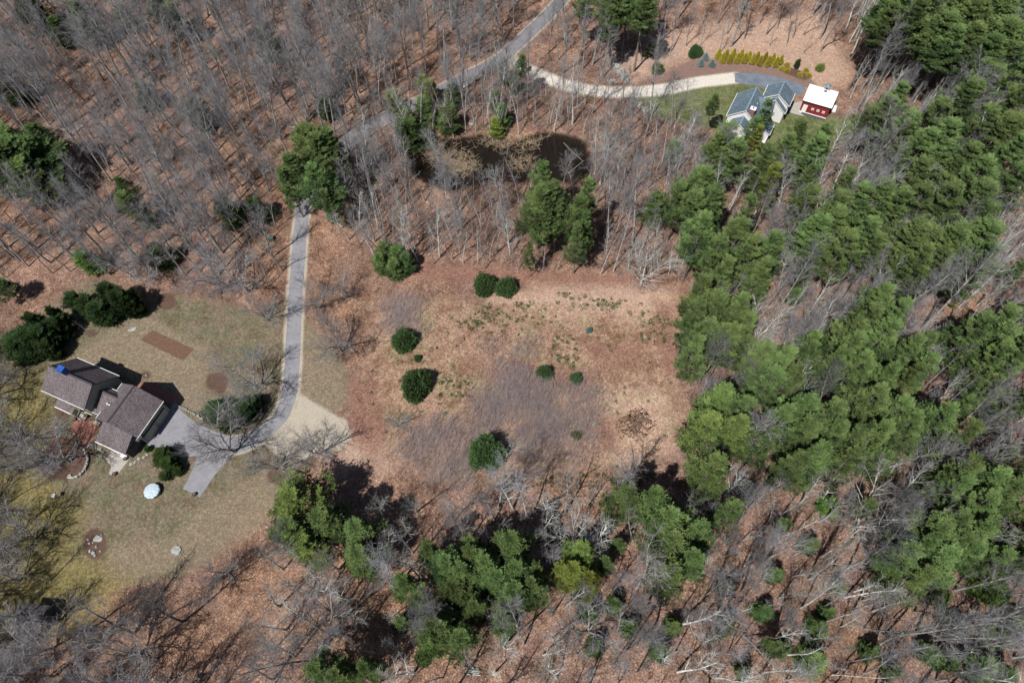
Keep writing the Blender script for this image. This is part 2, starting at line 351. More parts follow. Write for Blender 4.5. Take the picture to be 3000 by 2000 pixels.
# ------------------------------------------------------------------ regions, read off the photograph and laid on the ground
DRIVE = spline(wp([(697, 470), (689, 540), (684, 610), (678, 690), (674, 770), (670, 850), (664, 905), (645, 955), (605, 995), (555, 1018), (500, 1026), (440, 1010), (395, 985)]))
SPUR = spline(wp([(560, 1016), (515, 1040), (480, 1080), (442, 1134)]))
ROAD = spline(wp([(1330, -50), (1290, 0), (1245, 48), (1195, 95), (1145, 138), (1080, 172), (1010, 210), (950, 240), (890, 268), (835, 300), (780, 345), (735, 400), (697, 470)]))
GRAVEL = spline(wp([(1160, 130), (1195, 152), (1240, 172), (1300, 196), (1370, 209), (1440, 212), (1520, 206), (1600, 190), (1688, 179)]))
NEWASPH = spline(wp([(1688, 179), (1730, 181), (1775, 188), (1812, 200)]))
P_LAWN = wp([(-60, 800), (60, 745), (130, 690), (200, 648), (262, 648), (330, 690), (380, 676), (480, 688), (600, 722), (650, 690), (655, 800), (648, 900), (690, 920), (770, 950), (740, 1010), (690, 1080), (640, 1150), (560, 1180), (480, 1280), (400, 1330), (240, 1348), (120, 1420), (-80, 1480)])
P_STRIP = wp([(692, 730), (760, 800), (793, 850), (790, 925), (755, 952), (690, 915)])
P_FIELD = wp([(850, 690), (1000, 690), (1200, 690), (1540, 700), (1560, 900), (1545, 1040), (1400, 1085), (1050, 1110), (930, 1060), (860, 990), (820, 900), (850, 760)])
P_PINK = [wp([(1130, 690), (1250, 655), (1420, 655), (1550, 670), (1550, 740), (1420, 725), (1250, 715)]), wp([(720, 980), (860, 1000), (900, 1070), (760, 1080)]), wp([(1390, 900), (1540, 900), (1540, 1040), (1430, 1060)])]
P_PINK += [wp([(1400, 150), (1560, 60), (1900, 30), (1960, 180), (1880, 210), (1600, 130), (1450, 190)])]
P_RED = [wp([(1330, 780), (1480, 790), (1490, 850), (1380, 860)]), wp([(1050, 820), (1110, 825), (1110, 865), (1050, 860)]), wp([(1130, 830), (1380, 850), (1370, 900), (1120, 880)]), wp([(1360, 960), (1420, 960), (1420, 1030), (1370, 1030)]),
         wp([(800, 860), (860, 880), (900, 980), (860, 1060), (805, 1000)]), wp([(860, 610), (960, 600), (1540, 640), (1500, 655), (1000, 645)]), wp([(1500, 690), (1550, 700), (1560, 850), (1520, 860)])]
P_LAWN2 = wp([(1455, 224), (1540, 208), (1620, 197), (1690, 188), (1740, 192), (1812, 210), (1840, 250), (1925, 270), (1985, 262), (1990, 300), (1900, 345), (1760, 330), (1600, 290), (1500, 272)])
P_MULCH = wp([(1490, 185), (1540, 160), (1590, 138), (1640, 135), (1700, 138), (1800, 150), (1860, 178), (1885, 205), (1830, 200), (1770, 182), (1690, 166), (1610, 180), (1520, 196)])
P_BEDS = [wp([(1790, 152), (1830, 158), (1866, 176), (1850, 186), (1800, 168)])]
P_MARSH = [wp([(925, 345), (975, 308), (1040, 318), (1100, 308), (1180, 320), (1255, 300), (1340, 318), (1368, 385), (1320, 425), (1250, 410), (1195, 422), (1120, 418), (1045, 440), (975, 420), (940, 390)])]
P_SOIL = wp([(350, 758), (445, 802), (421, 828), (322, 780)])
P_MOSS = [wp([(-60, 850), (90, 850), (120, 940), (90, 1010), (-60, 1040)]), wp([(-60, 1060), (90, 1090), (200, 1180), (170, 1260), (300, 1330), (200, 1450), (-60, 1500)])]
P_STRAWY = [wp([(440, 1180), (640, 1060), (720, 1060), (640, 1180), (480, 1290), (400, 1320), (240, 1330), (250, 1250), (400, 1230)]), wp([(130, 830), (330, 720), (480, 800), (470, 960), (380, 900), (300, 860)])]
P_APRON = wp([(690, 905), (730, 930), (770, 952), (798, 965), (806, 1005), (790, 1030), (740, 1042), (690, 1060), (640, 1048), (606, 1022), (640, 985), (672, 945)])
BEDS = [((197, 1190), 24), ((388, 693), 22)]
def circ(cx, cy, rx, ry, n=18, r=1): return [(cx + rx * math.cos(6.283 * i / n), cy + ry * math.sin(6.283 * i / n)) for i in range(n)]
P_BED = P_BEDS + [wp(circ(218, 1248, 28, 36)), wp(circ(335, 861, 12, 10)), wp(circ(498, 876, 26, 22)), wp(circ(506, 890, 14, 16)), wp(circ(382, 692, 22, 20)), wp(circ(208, 765, 13, 9)), wp(circ(636, 1092, 22, 20)),
        wp([(80, 1060), (130, 1000), (190, 1010), (215, 1040), (208, 1078), (170, 1100), (110, 1100)]), wp([(120, 918), (165, 935), (150, 975), (125, 950)]), wp([(300, 905), (330, 915), (325, 930), (300, 925)])]

# ------------------------------------------------------------------ ground, one sheet to the horizon
def make_ground():
    gx = np.concatenate([-np.geomspace(2600, 175, 10), np.arange(-150, 165, 0.7), np.geomspace(185, 2600, 10)])
    gy = np.concatenate([-np.geomspace(900, 40, 9), np.arange(-14, 195, 0.7), np.geomspace(215, 4000, 12)])
    X, Y = np.meshgrid(gx, gy); p = np.stack([X.ravel(), Y.ravel()], 1); n = len(p)
    def many(ps): return np.max([sdf(p, q) for q in ps], axis=0)
    at = {}
    at["lawn"] = np.maximum(np.maximum(sdf(p, P_LAWN), sdf(p, P_STRIP)), sdf(p, P_LAWN2))
    at["greener"] = sdf(p, P_LAWN2)
    at["field"] = sdf(p, P_FIELD); at["pinkish"] = many(P_PINK); at["reddish"] = many(P_RED)
    at["strawy"] = many(P_STRAWY + [P_STRIP]); at["moss"] = many(P_MOSS); at["mulch"] = sdf(p, P_MULCH); at["bed"] = many(P_BED)
    at["soil"] = sdf(p, P_SOIL)
    at["gravelly"] = np.maximum(1.95 - seg_dist(p, DRIVE[:60], False), 2.05 - seg_dist(p, ROAD, False)); at["gravelly"] = np.maximum(at["gravelly"], 2.0 - seg_dist(p, GRAVEL, False))
    at["gravelly"] = np.maximum(at["gravelly"], sdf(p, P_APRON) * .8)
    mz = many(P_MARSH); at["marsh"] = mz
    z = -0.5 * np.clip((mz + 1.0) / 4.0, 0, 1) + 0.10 * np.sin(p[:, 0] * 0.9) * np.sin(p[:, 1] * 1.1 + p[:, 0] * 0.3) * np.clip((mz + 3) / 3, 0, 1)
    at = {k: np.clip(v, -12, 12) for k, v in at.items()}
    v = np.column_stack([p, z]); nx = len(gx); ny = len(gy)
    i = (np.arange(ny - 1)[:, None] * nx + np.arange(nx - 1)).ravel()
    f = np.stack([i, i + 1, i + nx + 1, i + nx], 1)
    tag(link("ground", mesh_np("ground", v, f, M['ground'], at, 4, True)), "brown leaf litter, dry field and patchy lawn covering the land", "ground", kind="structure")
make_ground()

def sheet(name, poly, z, mat, label, jit=0.08, step=0.7):
    out = []; n = len(poly); r = np.random.RandomState(len(poly))
    for i in range(n):
        a = np.array(poly[i][:2]); b = np.array(poly[(i + 1) % n][:2]); k = max(1, int(np.linalg.norm(b - a) / step))
        for j in range(k):
            q = a + (b - a) * j / k + r.randn(2) * jit; out.append((q[0], q[1], z))
    return tag(MB().add(out, [tuple(range(len(out)))]).build(name, mat), label, name.replace('_', ' '), kind="structure")
def ribbon(name, line, w, z, mat, label, jit=0.05):
    line = np.array(line); d = np.gradient(line, axis=0); d /= np.linalg.norm(d, axis=1)[:, None]; nrm = np.stack([-d[:, 1], d[:, 0]], 1)
    w = np.interp(np.arange(len(line)), np.linspace(0, len(line) - 1, len(w)), w) if hasattr(w, '__len__') else np.full(len(line), w)
    r = np.random.RandomState(3); j = r.randn(len(line), 2) * jit
    L = line + nrm * (w / 2 + j[:, 0])[:, None]; R = line - nrm * (w / 2 + j[:, 1])[:, None]; n = len(line)
    v = [(a[0], a[1], z) for a in L] + [(a[0], a[1], z) for a in R]
    return tag(MB().add(v, [(i, i + 1, n + i + 1, n + i) for i in range(n - 1)]).build(name, mat), label, name.replace('_', ' '), kind="structure")
ribbon("road", ROAD, 3.4, 0.018, M['asphalt_road'], "grey paved lane crossing the wood")
ribbon("gravel_road", GRAVEL, [2.6, 3.0, 3.0, 3.2, 3.4], 0.010, M['gravel'], "pale gravel track curving to the blue-roofed house")
ribbon("driveway", DRIVE, [2.8] * 9 + [3.2, 3.6, 4.2, 5.5], 0.024, M['asphalt'], "grey asphalt driveway running down to the brown-roofed house", 0.02)
sheet("parking_pad", wp([(402, 920), (418, 945), (455, 975), (520, 1000), (540, 1012), (520, 1040), (460, 1045), (420, 1050), (336, 1022), (360, 985)]), 0.030, M['asphalt'], "asphalt parking pad in front of the garage", 0.03)
sheet("parking_spur", wp([(540, 1012), (562, 1032), (528, 1050), (490, 1095), (460, 1141), (420, 1122), (440, 1085), (455, 1046), (500, 1030)]), 0.034, M['asphalt'], "asphalt spur reaching into the lawn", 0.03)
sheet("paved_turnaround", wp([(1688, 168), (1740, 169), (1800, 180), (1838, 194), (1852, 207), (1838, 218), (1815, 222), (1780, 216), (1745, 200), (1688, 189)]), 0.022, M['asphalt_new'], "dark blue-grey paved turnaround beside the blue-roofed house", 0.02)
sheet("garden_plot", P_SOIL, 0.008, simple("tilled_soil", (0.17, 0.10, 0.065), (0.095, 0.055, 0.038), 2.0, detail=8), "rectangle of bare brown tilled soil in the lawn", 0.06)
sheet("pond_water", wp([(930, 350), (985, 312), (1100, 316), (1260, 312), (1335, 330), (1352, 390), (1300, 420), (1190, 418), (1045, 432), (970, 410)]), -0.30, M['water'], "dark still water of the marshy pond", 0.2)
C1 = lambda x, y, z=0.0: W(100 + x / 3.266, 980 + y / 3.266, z)
C2 = lambda x, y, z=0.0: W(2020 + x / 4.704, 120 + y / 4.704, z)
sheet("patio", [C1(*q)[:2] for q in [(470, 770), (640, 860), (560, 1010), (500, 1060), (400, 960), (330, 900), (400, 820)]], 0.028, M['brickpave'], "red brick patio in front of the brown-roofed house", 0.05)
sheet("walkway", [C1(*q)[:2] for q in [(760, 1080), (920, 1180), (800, 1335), (760, 1350), (715, 1335), (740, 1260), (685, 1195)]], 0.028, M['concrete'], "pale concrete walkway below the low annex", 0.02)
sheet("brick_path", [C1(*q)[:2] for q in [(925, 480), (1000, 455), (1090, 460), (1150, 490), (1380, 590), (1395, 640), (1350, 700), (1290, 660), (1050, 540)]], 0.020, M['brickpave'], "curved red brick path behind the garage", 0.05)
sheet("stone_path", [C2(*q)[:2] for q in [(1440, 850), (1560, 830), (1520, 975), (1590, 1010), (1560, 1040), (1370, 985)]], 0.02, M['concrete'], "pale path joining the white house and the red barn", 0.05)

# ------------------------------------------------------------------ buildings
T = 0.16
def gable(parent, u0, u1, va, vr, vb, za, zr, zb, wall, roof, ridge, trim, oh=0.3, t=T, base=0.0, rake=None):
    """ridge along u; eaves at v=va (height za) and v=vb (zb); overhangs included in the given outline"""
    w = MB(); ih = oh
    fa = (va + ih * (1 if vr > va else -1)); fb = (vb + ih * (1 if vr > vb else -1))
    def zz(v, ve, ze): return ze + (zr - ze) * abs(v - ve) / max(abs(vr - ve), 1e-6) - t * 1.25
    w.prism([(fa, base), (fa, zz(fa, va, za)), (vr, zr - t * 1.3), (fb, zz(fb, vb, zb)), (fb, base)], u0 + ih, u1 - ih)
    wo = w.build("wall", wall, parent)
    r = MB(); r.slab([(u0, vr, zr), (u1, vr, zr), (u1, va, za), (u0, va, za)], t); r.slab([(u0, vr, zr), (u1, vr, zr), (u1, vb, zb), (u0, vb, zb)], t)
    ro = r.build("roof", roof, parent)
    c = MB(); c.box(((u0 + u1) / 2, vr, zr + 0.015), (u1 - u0 - 0.02, 0.32, 0.07)); c.build("ridge_cap", ridge, ro)
    for ve, ze in ((va, za), (vb, zb)):
        sgn = -1 if ve < vr else 1
        tr = MB(); tr.box(((u0 + u1) / 2, ve + sgn * 0.07, ze - 0.07), (u1 - u0 + 0.06, 0.09, 0.13)); tr.build('gutter', trim, ro)
        for uu, s2 in ((u0, -1), (u1, 1)):
            a = Vector((uu + s2 * 0.003, ve, ze - 0.01)); b = Vector((uu + s2 * 0.003, vr, zr - 0.01)); dn = Vector((0, 0, -0.2)); o = Vector((s2 * 0.035, 0, 0))
            rk = MB(); rk.add([a, b, b + dn, a + dn, a + o, b + o, b + dn + o, a + dn + o], [(0, 1, 2, 3), (7, 6, 5, 4), (0, 4, 5, 1), (1, 5, 6, 2), (2, 6, 7, 3), (3, 7, 4, 0)]); rk.build('rake_board', rake or trim, ro)
    return wo, ro
def window(parent, c, wd, ht, n, frame, glass, name="window"):
    """c centre, n outward axis as ('u' or 'v', sign)"""
    ax, sg = n; f = MB(); e = 0.05
    dims = (0.07, wd, ht) if ax == 'u' else (wd, 0.07, ht)
    off = Vector((sg * 0.035, 0, 0)) if ax == 'u' else Vector((0, sg * 0.035, 0)); cc = Vector(c) + off
    for (a, b, w_, h_) in ((0, ht / 2, wd + 0.2, 0.11), (0, -ht / 2, wd + 0.2, 0.11), (wd / 2, 0, 0.11, ht), (-wd / 2, 0, 0.11, ht), (0, 0, 0.04, ht), (0, 0.002, wd, 0.04)):
        if ax == 'u': f.box(cc + Vector((0, a, b)), (0.09 if h_ > 0.05 and w_ > 0.05 else 0.07, w_, h_))
        else: f.box(cc + Vector((a, 0, b)), (w_, 0.09 if h_ > 0.05 and w_ > 0.05 else 0.07, h_))
    fo = f.build(name, frame, parent); g = MB(); g.box(cc - off * 0.4, (0.05, wd - 0.02, ht - 0.02) if ax == 'u' else (wd - 0.02, 0.05, ht - 0.02)); g.build("pane", glass, fo)
    return fo

def house_one():
    th = math.radians(-26.0); o0 = np.array([-77.1, 53.9])
    H = empty("house", (o0[0], o0[1], 0), th)
    tag(H, "grey-green house with brown shingle roofs and a blue tarp on its chimney", "house")
    cu, su = math.cos(th), math.sin(th)
    def loc(p): d_ = np.array(p[:2]) - o0; return d_[0] * cu + d_[1] * su, -d_[0] * su + d_[1] * cu
    sd, sh, rg, wh = M['siding'], M['shingle'], M['ridge'], M['white']
    # main two-storey block
    def fit(n1, n2, zn, r1, r2, zr, f1, f2, zf):
        a, b = loc(C1(*n1, zn)), loc(C1(*n2, zn)); c, d_ = loc(C1(*r1, zr)), loc(C1(*r2, zr)); e, f = loc(C1(*f1, zf)), loc(C1(*f2, zf))
        return (a[0] + c[0] + e[0]) / 3, (b[0] + d_[0] + f[0]) / 3, (a[1] + b[1]) / 2, (c[1] + d_[1]) / 2, (e[1] + f[1]) / 2
    u0, u1, va, vr, vb = fit((55, 530), (465, 705), 6.1, (135, 295), (555, 480), 8.3, (425, 230), (825, 403), 4.1)
    gable(H, u0, u1, va, vr, vb, 6.1, 8.3, 4.1, sd, sh, rg, wh, rake=M['slate']); mu, mv = (u0 + u1) / 2, va; mr = vr; mf = vb
    # link between house and garage
    u0, u1, va, vr, vb = fit((475, 700), (685, 798), 3.7, (575, 510), (840, 625), 5.5, (665, 485), (870, 575), 4.3)
    gable(H, u0 - 0.6, u1 + 1.0, va, vr, vb, 3.7, 5.5, 4.3, sd, sh, rg, wh, rake=M['slate'])
    # garage, its ridge across
    gm = loc((-68.4, 49.05)); G = empty("garage_wing", (gm[0], gm[1], 0), math.radians(90)); G.parent = H
    G.name = "garage"
    hw = 4.55
    gable(G, -3.7, 3.7, -hw, 0, hw, 4.0, 7.0, 4.0, sd, sh, rg, wh, rake=M['slate'])
    # in garage's frame: u = along ridge (house +v), v = house -u; the drive side is v = -hw
    yw = -hw + 0.3
    for cx in (-0.9 + 2.4, -0.9 - 1.1 + 0.4):
        dd = MB(); dd.box((cx, yw - 0.03, 1.15), (2.6, 0.06, 2.2))
        for k in range(1, 4): dd.box((cx, yw - 0.065, 0.05 + k * 0.55), (2.56, 0.012, 0.03))
        go = dd.build("garage_door", M['door'], G); s_ = MB(); s_.box((cx, yw - 0.09, 2.38), (2.9, 0.18, 0.16)); s_.build("recess_shade", M['black'], go)  # black bar stands in for the shade of the recess above each door
    lm = MB(); lm.tube([(-0.0, yw - 0.02, 2.9), (0.0, yw - 0.22, 2.95), (0, yw - 0.25, 2.8)], 0.03, 6); lm.rock((0, yw - 0.25, 2.68), 0.12, 1.0, 3); lm.build("wall_lamp", M['black'], G)
    st = MB(); pts = []
    for k in range(10):
        r = 0.36 if k % 2 == 0 else 0.15; a = math.pi / 2 + k * math.pi / 5; pts.append((-2.9 + r * math.cos(a), 2.75 + r * math.sin(a)))
    st.add([(a, yw - 0.02, b) for a, b in pts] + [(a, yw - 0.06, b) for a, b in pts], [tuple(range(10)), tuple(range(19, 9, -1))] + [(i, (i + 1) % 10, 10 + (i + 1) % 10, 10 + i) for i in range(10)])
    st.build("star_ornament", M['black'], G)
    window(G, (3.4, 0.0, 4.7), 0.9, 1.0, ('u', 1), wh, M['glass']); window(G, (-3.4, 0.3, 5.2), 2.2, 0.5, ('u', -1), wh, M['glass'])
    # low annex with one slope in front of the garage
    A = [loc(W(100 + a / 3.266, 980 + b / 3.266, z)) for a, b, z in ((690, 835, 4.2), (945, 970, 4.2), (862, 1145, 2.7), (560, 1010, 2.7))]
    ua, ub = (A[0][0] + A[3][0]) / 2 , (A[1][0] + A[2][0]) / 2; vt = (A[0][1] + A[1][1]) / 2; vb_ = (A[2][1] + A[3][1]) / 2
    vt = gm[1] - 3.7 + 0.32
    R = MB(); R.slab([(ua, vt, 4.35), (ub, vt, 4.35), (ub, vb_, 2.7), (ua, vb_, 2.7)], T); ro = R.build("roof", sh, H)
    g = MB(); g.box(((ua + ub) / 2, vb_ - 0.07, 2.63), (ub - ua + 0.05, 0.13, 0.13)); g.build("gutter", wh, ro)
    w = MB(); w.prism([(vt - 0.02, 0), (vt - 0.02, 4.1), (vb_ + 0.3, 2.62), (vb_ + 0.3, 0)], ua + 0.2, ub - 0.15); w.build("wall", M['slate'], H)
    f_ = MB(); f_.box((ub - 0.11, (vt + vb_) / 2 + 0.1, 2.2), (0.07, 1.3, 0.4)); f_.build("window", M['black'], H)
    dd = MB(); dd.box((ub - 1.6, vb_ + 0.26, 1.05), (1.0, 0.08, 2.1)); dd.build("door", wh, H)
    b2 = MB(); b2.box((ub - 1.7, vb_ - 0.1, 0.25), (1.1, 0.5, 0.45)); b2.build("bench", wh, H)
    # entry porch along the front of the main block
    pa, pb = loc(C1(200, 683, 2.7)), loc(C1(405, 785, 2.7)); ve = (pa[1] + pb[1]) / 2; vw = mv + 0.3
    R = MB(); R.slab([(pa[0], vw + .02, 3.4), (pb[0], vw + .02, 3.4), (pb[0], ve, 2.7), (pa[0], ve, 2.7)], 0.12); ro = R.build("porch_roof", sh, H)
    g = MB(); g.box(((pa[0] + pb[0]) / 2, ve - 0.06, 2.64), (pb[0] - pa[0] + .05, 0.12, 0.12)); g.build("gutter", wh, ro)
    p = MB(); p.box(((pa[0] + pb[0]) / 2, (vw + ve) / 2, 0.12), (pb[0] - pa[0] - .3, vw - ve - .1, 0.24)); p.build("porch_floor", M['weathered'], H)
    for t_ in (.04, .5, .96):
        p = MB(); p.box((pa[0] + (pb[0] - pa[0]) * t_, ve + .15, 1.3), (0.16, 0.16, 2.5)); p.build("post", wh, H)
    hd = loc(C1(395, 742, 3.3)); k = MB(); k.slab([(hd[0] - .75, hd[1] + .7, 3.55), (hd[0] + .75, hd[1] + .7, 3.55), (hd[0] + .75, hd[1] - .7, 3.1), (hd[0] - .75, hd[1] - .7, 3.1)], 0.4); kk = k.build("entry_hood", M['olive'], H)
    k = MB(); k.slab([(hd[0] - .5, hd[1] + .5, 3.52), (hd[0] + .5, hd[1] + .5, 3.52), (hd[0] + .5, hd[1] - .5, 3.2), (hd[0] - .5, hd[1] - .5, 3.2)], 0.02); k.build("pane", M['glass'], kk)
    st_ = loc(C1(437, 780, 0.3)); s_ = MB()
    for q in range(3): s_.box((st_[0], st_[1] + .35 - 0.35 * q, 0.36 - 0.11 * q), (1.5, 0.36, 0.2))
    s_.build("step", M['concrete'], H)
    cs = loc(C1(598, 845, 0.3)); s_ = MB(); s_.box((cs[0], cs[1], 0.15), (1.2, 0.7, 0.3)); s_.build("step", M['concrete'], H)
    c0 = loc(C1(520, 755, 2.9)); c = MB(); c.box((c0[0], c0[1], 2.9), (1.7, 0.12, 0.3)); c.build("trim_board", M['cream'], H)
    for u in (-3, -1, 1.5): window(H, (mu + u, mv + .3, 4.7), 0.9, 1.2, ('v', -1), wh, M['glass'])
    for u in (-3, -0.5, 2.5): window(H, (mu + u, mf - .3, 1.7), 0.9, 1.3, ('v', 1), wh, M['glass'])
    # chimney wrapped in a tarp
    cx = loc(C1(290, 330, 9.0)); cv = mr + .1; c = MB(); c.box((cx[0], cv, 8.5), (1.0, 0.85, 2.4)); ch = c.build("chimney", M['brick'], H)
    c = MB(); c.box((cx[0], cv, 9.25), (1.2, 1.05, 1.25)); c.slab([(cx[0] - .62, cv - .55, 9.95), (cx[0] + .62, cv - .55, 9.9), (cx[0] + .62, cv + .55, 9.88), (cx[0] - .62, cv + .55, 9.98)], 0.08); c.build("tarp", M['tarp'], ch)
    # roof vents on the link
    vpos = loc(C1(715, 670, 5.0))
    for du in (-0.25, 0.25):
        c = MB(); c.tube([(vpos[0] + du, vpos[1], 4.2), (vpos[0] + du, vpos[1], 5.15)], 0.09, 8); c.tube([(vpos[0] + du, vpos[1], 5.15), (vpos[0] + du, vpos[1], 5.25)], 0.15, 8); c.build("roof_vent", M['white'], H)
    return H
house_one()

def house_two():
    th = math.radians(-120.0); o0 = np.array([57.0, 113.0]); H = empty("house", (o0[0], o0[1], 0), th)
    tag(H, "white clapboard house with blue-grey roofs and a brick chimney", "house")
    cu, su = math.cos(th), math.sin(th)
    def loc(x, y, z): p = C2(x, y, z); d_ = p[:2] - o0; return d_[0] * cu + d_[1] * su, -d_[0] * su + d_[1] * cu
    cl, bs, br, wh = M['clap'], M['blueshingle'], M['blueridge'], M['white']
    # u points toward the camera, v to the right of it as seen in the photograph's plan
    def blk(rb, rf, ez, ev, zr, ze, ev2=None, **kw):
        a = loc(*rb, zr); b = loc(*rf, zr); e = loc(*ev, ze); vr = (a[1] + b[1]) / 2; h = abs(e[1] - vr)
        h2 = h if ev2 is None else ev2
        s_ = 1 if e[1] > vr else -1
        gable(H, min(a[0], b[0]), max(a[0], b[0]), vr + s_ * h, vr, vr - s_ * h2, ze, zr, ze, cl, bs, br, wh, **kw)
        return a, b, vr, h
    L = blk((940, 645), (768, 955), 0, (600, 850), 6.2, 3.2)
    gable(H, -7.2, -2.8, 3.15 - 3.05, 3.15, 3.15 + 3.05, 4.6, 6.8, 4.6, cl, bs, br, wh); B = ((-7.2, 3.15), (-2.8, 3.15), 3.15, 3.05)
    gable(H, -4.2, -1.9, 3.0 - 3.0, 3.0, 3.0 + 3.0, 3.2, 5.9, 3.2, cl, bs, br, wh); b = (-1.9, 3.0)
    # link roof
    v0 = min(L[2], B[2]); v1 = max(L[2], B[2]); ul = (L[0][0] + L[1][0]) / 2
    R = MB(); R.slab([(ul - 2.6, v0, 5.2), (ul - 2.6, v1, 5.2), (ul + 1.6, v1, 3.2), (ul + 1.6, v0, 3.2)], T); R.build("roof", bs, H)
    w = MB(); w.box((ul - 0.6, (v0 + v1) / 2, 1.5), (3.8, v1 - v0, 3.0)); w.build("wall", cl, H)
    # front sunroom gable
    a = loc(745, 1035, 4.0); u0 = L[1][0] - 0.3
    gable(H, u0, u0 + 2.8, L[2] - 2.2, L[2], L[2] + 2.2, 2.7, 4.3, 2.7, cl, bs, br, wh)
    # little porch and deck
    pc = loc(1065, 1190, 2.7); gable(H, pc[0] - 1.8, pc[0] + 1.6, pc[1] - 1.2, pc[1], pc[1] + 1.2, 2.4, 3.0, 2.4, cl, bs, br, wh, oh=0.15)
    dk = loc(1000, 1340, 0.6); D = MB(); D.box((dk[0], dk[1], 0.5), (2.2, 2.0, 0.12)); D.build("deck", wh, H)
    for q in (-0.95, 0, 0.95):
        [MB().box((dk[0] + q, dk[1] + e_, 1.0), (0.1, 0.1, 1.0)).build('railing_post', wh, H) for e_ in (-.95, .95)]
    [MB().box((dk[0], dk[1] + e_, 1.54), (2.0, 0.12, 0.08)).build('railing', wh, H) for e_ in (-.95, .95)]
    # chimney
    c = loc(875, 945, 6.2); m_ = MB(); m_.box((c[0], c[1], 3.3), (0.8, 1.0, 6.3)); ch = m_.build("chimney", M['brick'], H)
    m_ = MB(); m_.box((c[0], c[1], 6.5), (1.0, 1.2, 0.14)); m_.build("cap", wh, ch); m_ = MB(); m_.box((c[0], c[1], 6.64), (0.3, 0.3, 0.14)); m_.build("flue", M['black'], ch)
    # windows on the front gable
    for (x, y, z) in ((1155, 885, 4.6),):
        p = loc(x, y, z); window(H, (b[0] - 0.3, b[1] - 0.6, 4.3), 0.5, 0.6, ('u', 1), wh, M['glass'])
    window(H, (L[1][0] - 0.3, L[2] + 2.9, 1.8), 0.6, 1.0, ('u', 1), wh, M['glass'])
    s2 = MB(); p = loc(935, 870, 5.0); s2.tube([(p[0], p[1], 4.0), (p[0], p[1], 5.3)], 0.07, 6); s2.build("roof_vent", wh, H)
    return H
house_two()

def barn():
    th = math.radians(-28.0); a = C2(1655, 600, 5.8); b = C2(2055, 715, 5.8); mid = (a + b) / 2
    H = empty("barn", (mid[0], mid[1], 0), th); tag(H, "small red barn with a white metal roof and a blue-capped cupola", "barn")
    hl = 3.2; hw = 2.35
    gable(H, -hl, hl, -hw, 0, hw, 3.3, 5.8, 3.3, M['red'], M['metalroof'], M['white'], M['slate'], oh=0.22)
    yw = -hw + 0.22
    d = MB(); d.box((-2.15, yw - 0.04, 1.15), (0.95, 0.08, 2.0)); do = d.build("door", M['white'], H); k = MB(); k.rock((-1.8, yw - 0.1, 1.1), 0.05, 1, 1); k.build("handle", M['black'], do)
    for u in (-0.45, 0.75, 1.95): window(H, (u, yw, 1.55), 0.42, 0.42, ('v', -1), M['white'], M['glass'])
    s = MB(); s.box((0, yw - 0.06, 0.13), (2 * hl - 0.4, 0.1, 0.22)); s.build("skirting", M['white'], H)
    s = MB(); s.box((0.3, yw - 0.45, 0.05), (2 * hl - 1.2, 0.65, 0.1)); s.build("apron_slab", M['slate'], H)
    c = MB(); c.box((0.55, 0, 6.1), (0.75, 0.75, 1.1)); co = c.build("cupola", M['white'], H)
    c = MB(); q = 0.62
    c.add([(0.55 - q, -q, 6.65), (0.55 + q, -q, 6.65), (0.55 + q, q, 6.65), (0.55 - q, q, 6.65), (0.55, 0, 7.35)], [(3, 2, 1, 0), (0, 1, 4), (1, 2, 4), (2, 3, 4), (3, 0, 4)]); c.build("cupola_roof", M['blueridge'], co)
    c = MB(); c.box((0.55, -0.385, 6.3), (0.4, 0.02, 0.5)); c.build("louvre", M['black'], co)
    c = MB(); c.box((0.5, -0.42, 5.62), (0.62, 0.2, 0.24)); c.build("flashing", M['red'], co)
barn()

def shed():
    a = Z(7, 225, 1120); p = W(a[0], a[1], 2.2); H = empty("shed", (p[0], p[1], 0), math.radians(-8)); tag(H, "dark shed with a brown roof half hidden at the lower left edge", "shed")
    gable(H, -2.0, 2.0, -1.7, 0.1, 1.9, 2.3, 3.3, 2.3, M['slate'], M['shingle'], M['ridge'], M['slate'])
    d = MB(); d.box((0.2, -1.43, 0.95), (1.2, 0.06, 1.8)); d.build("door", M['weathered'], H)
shed()

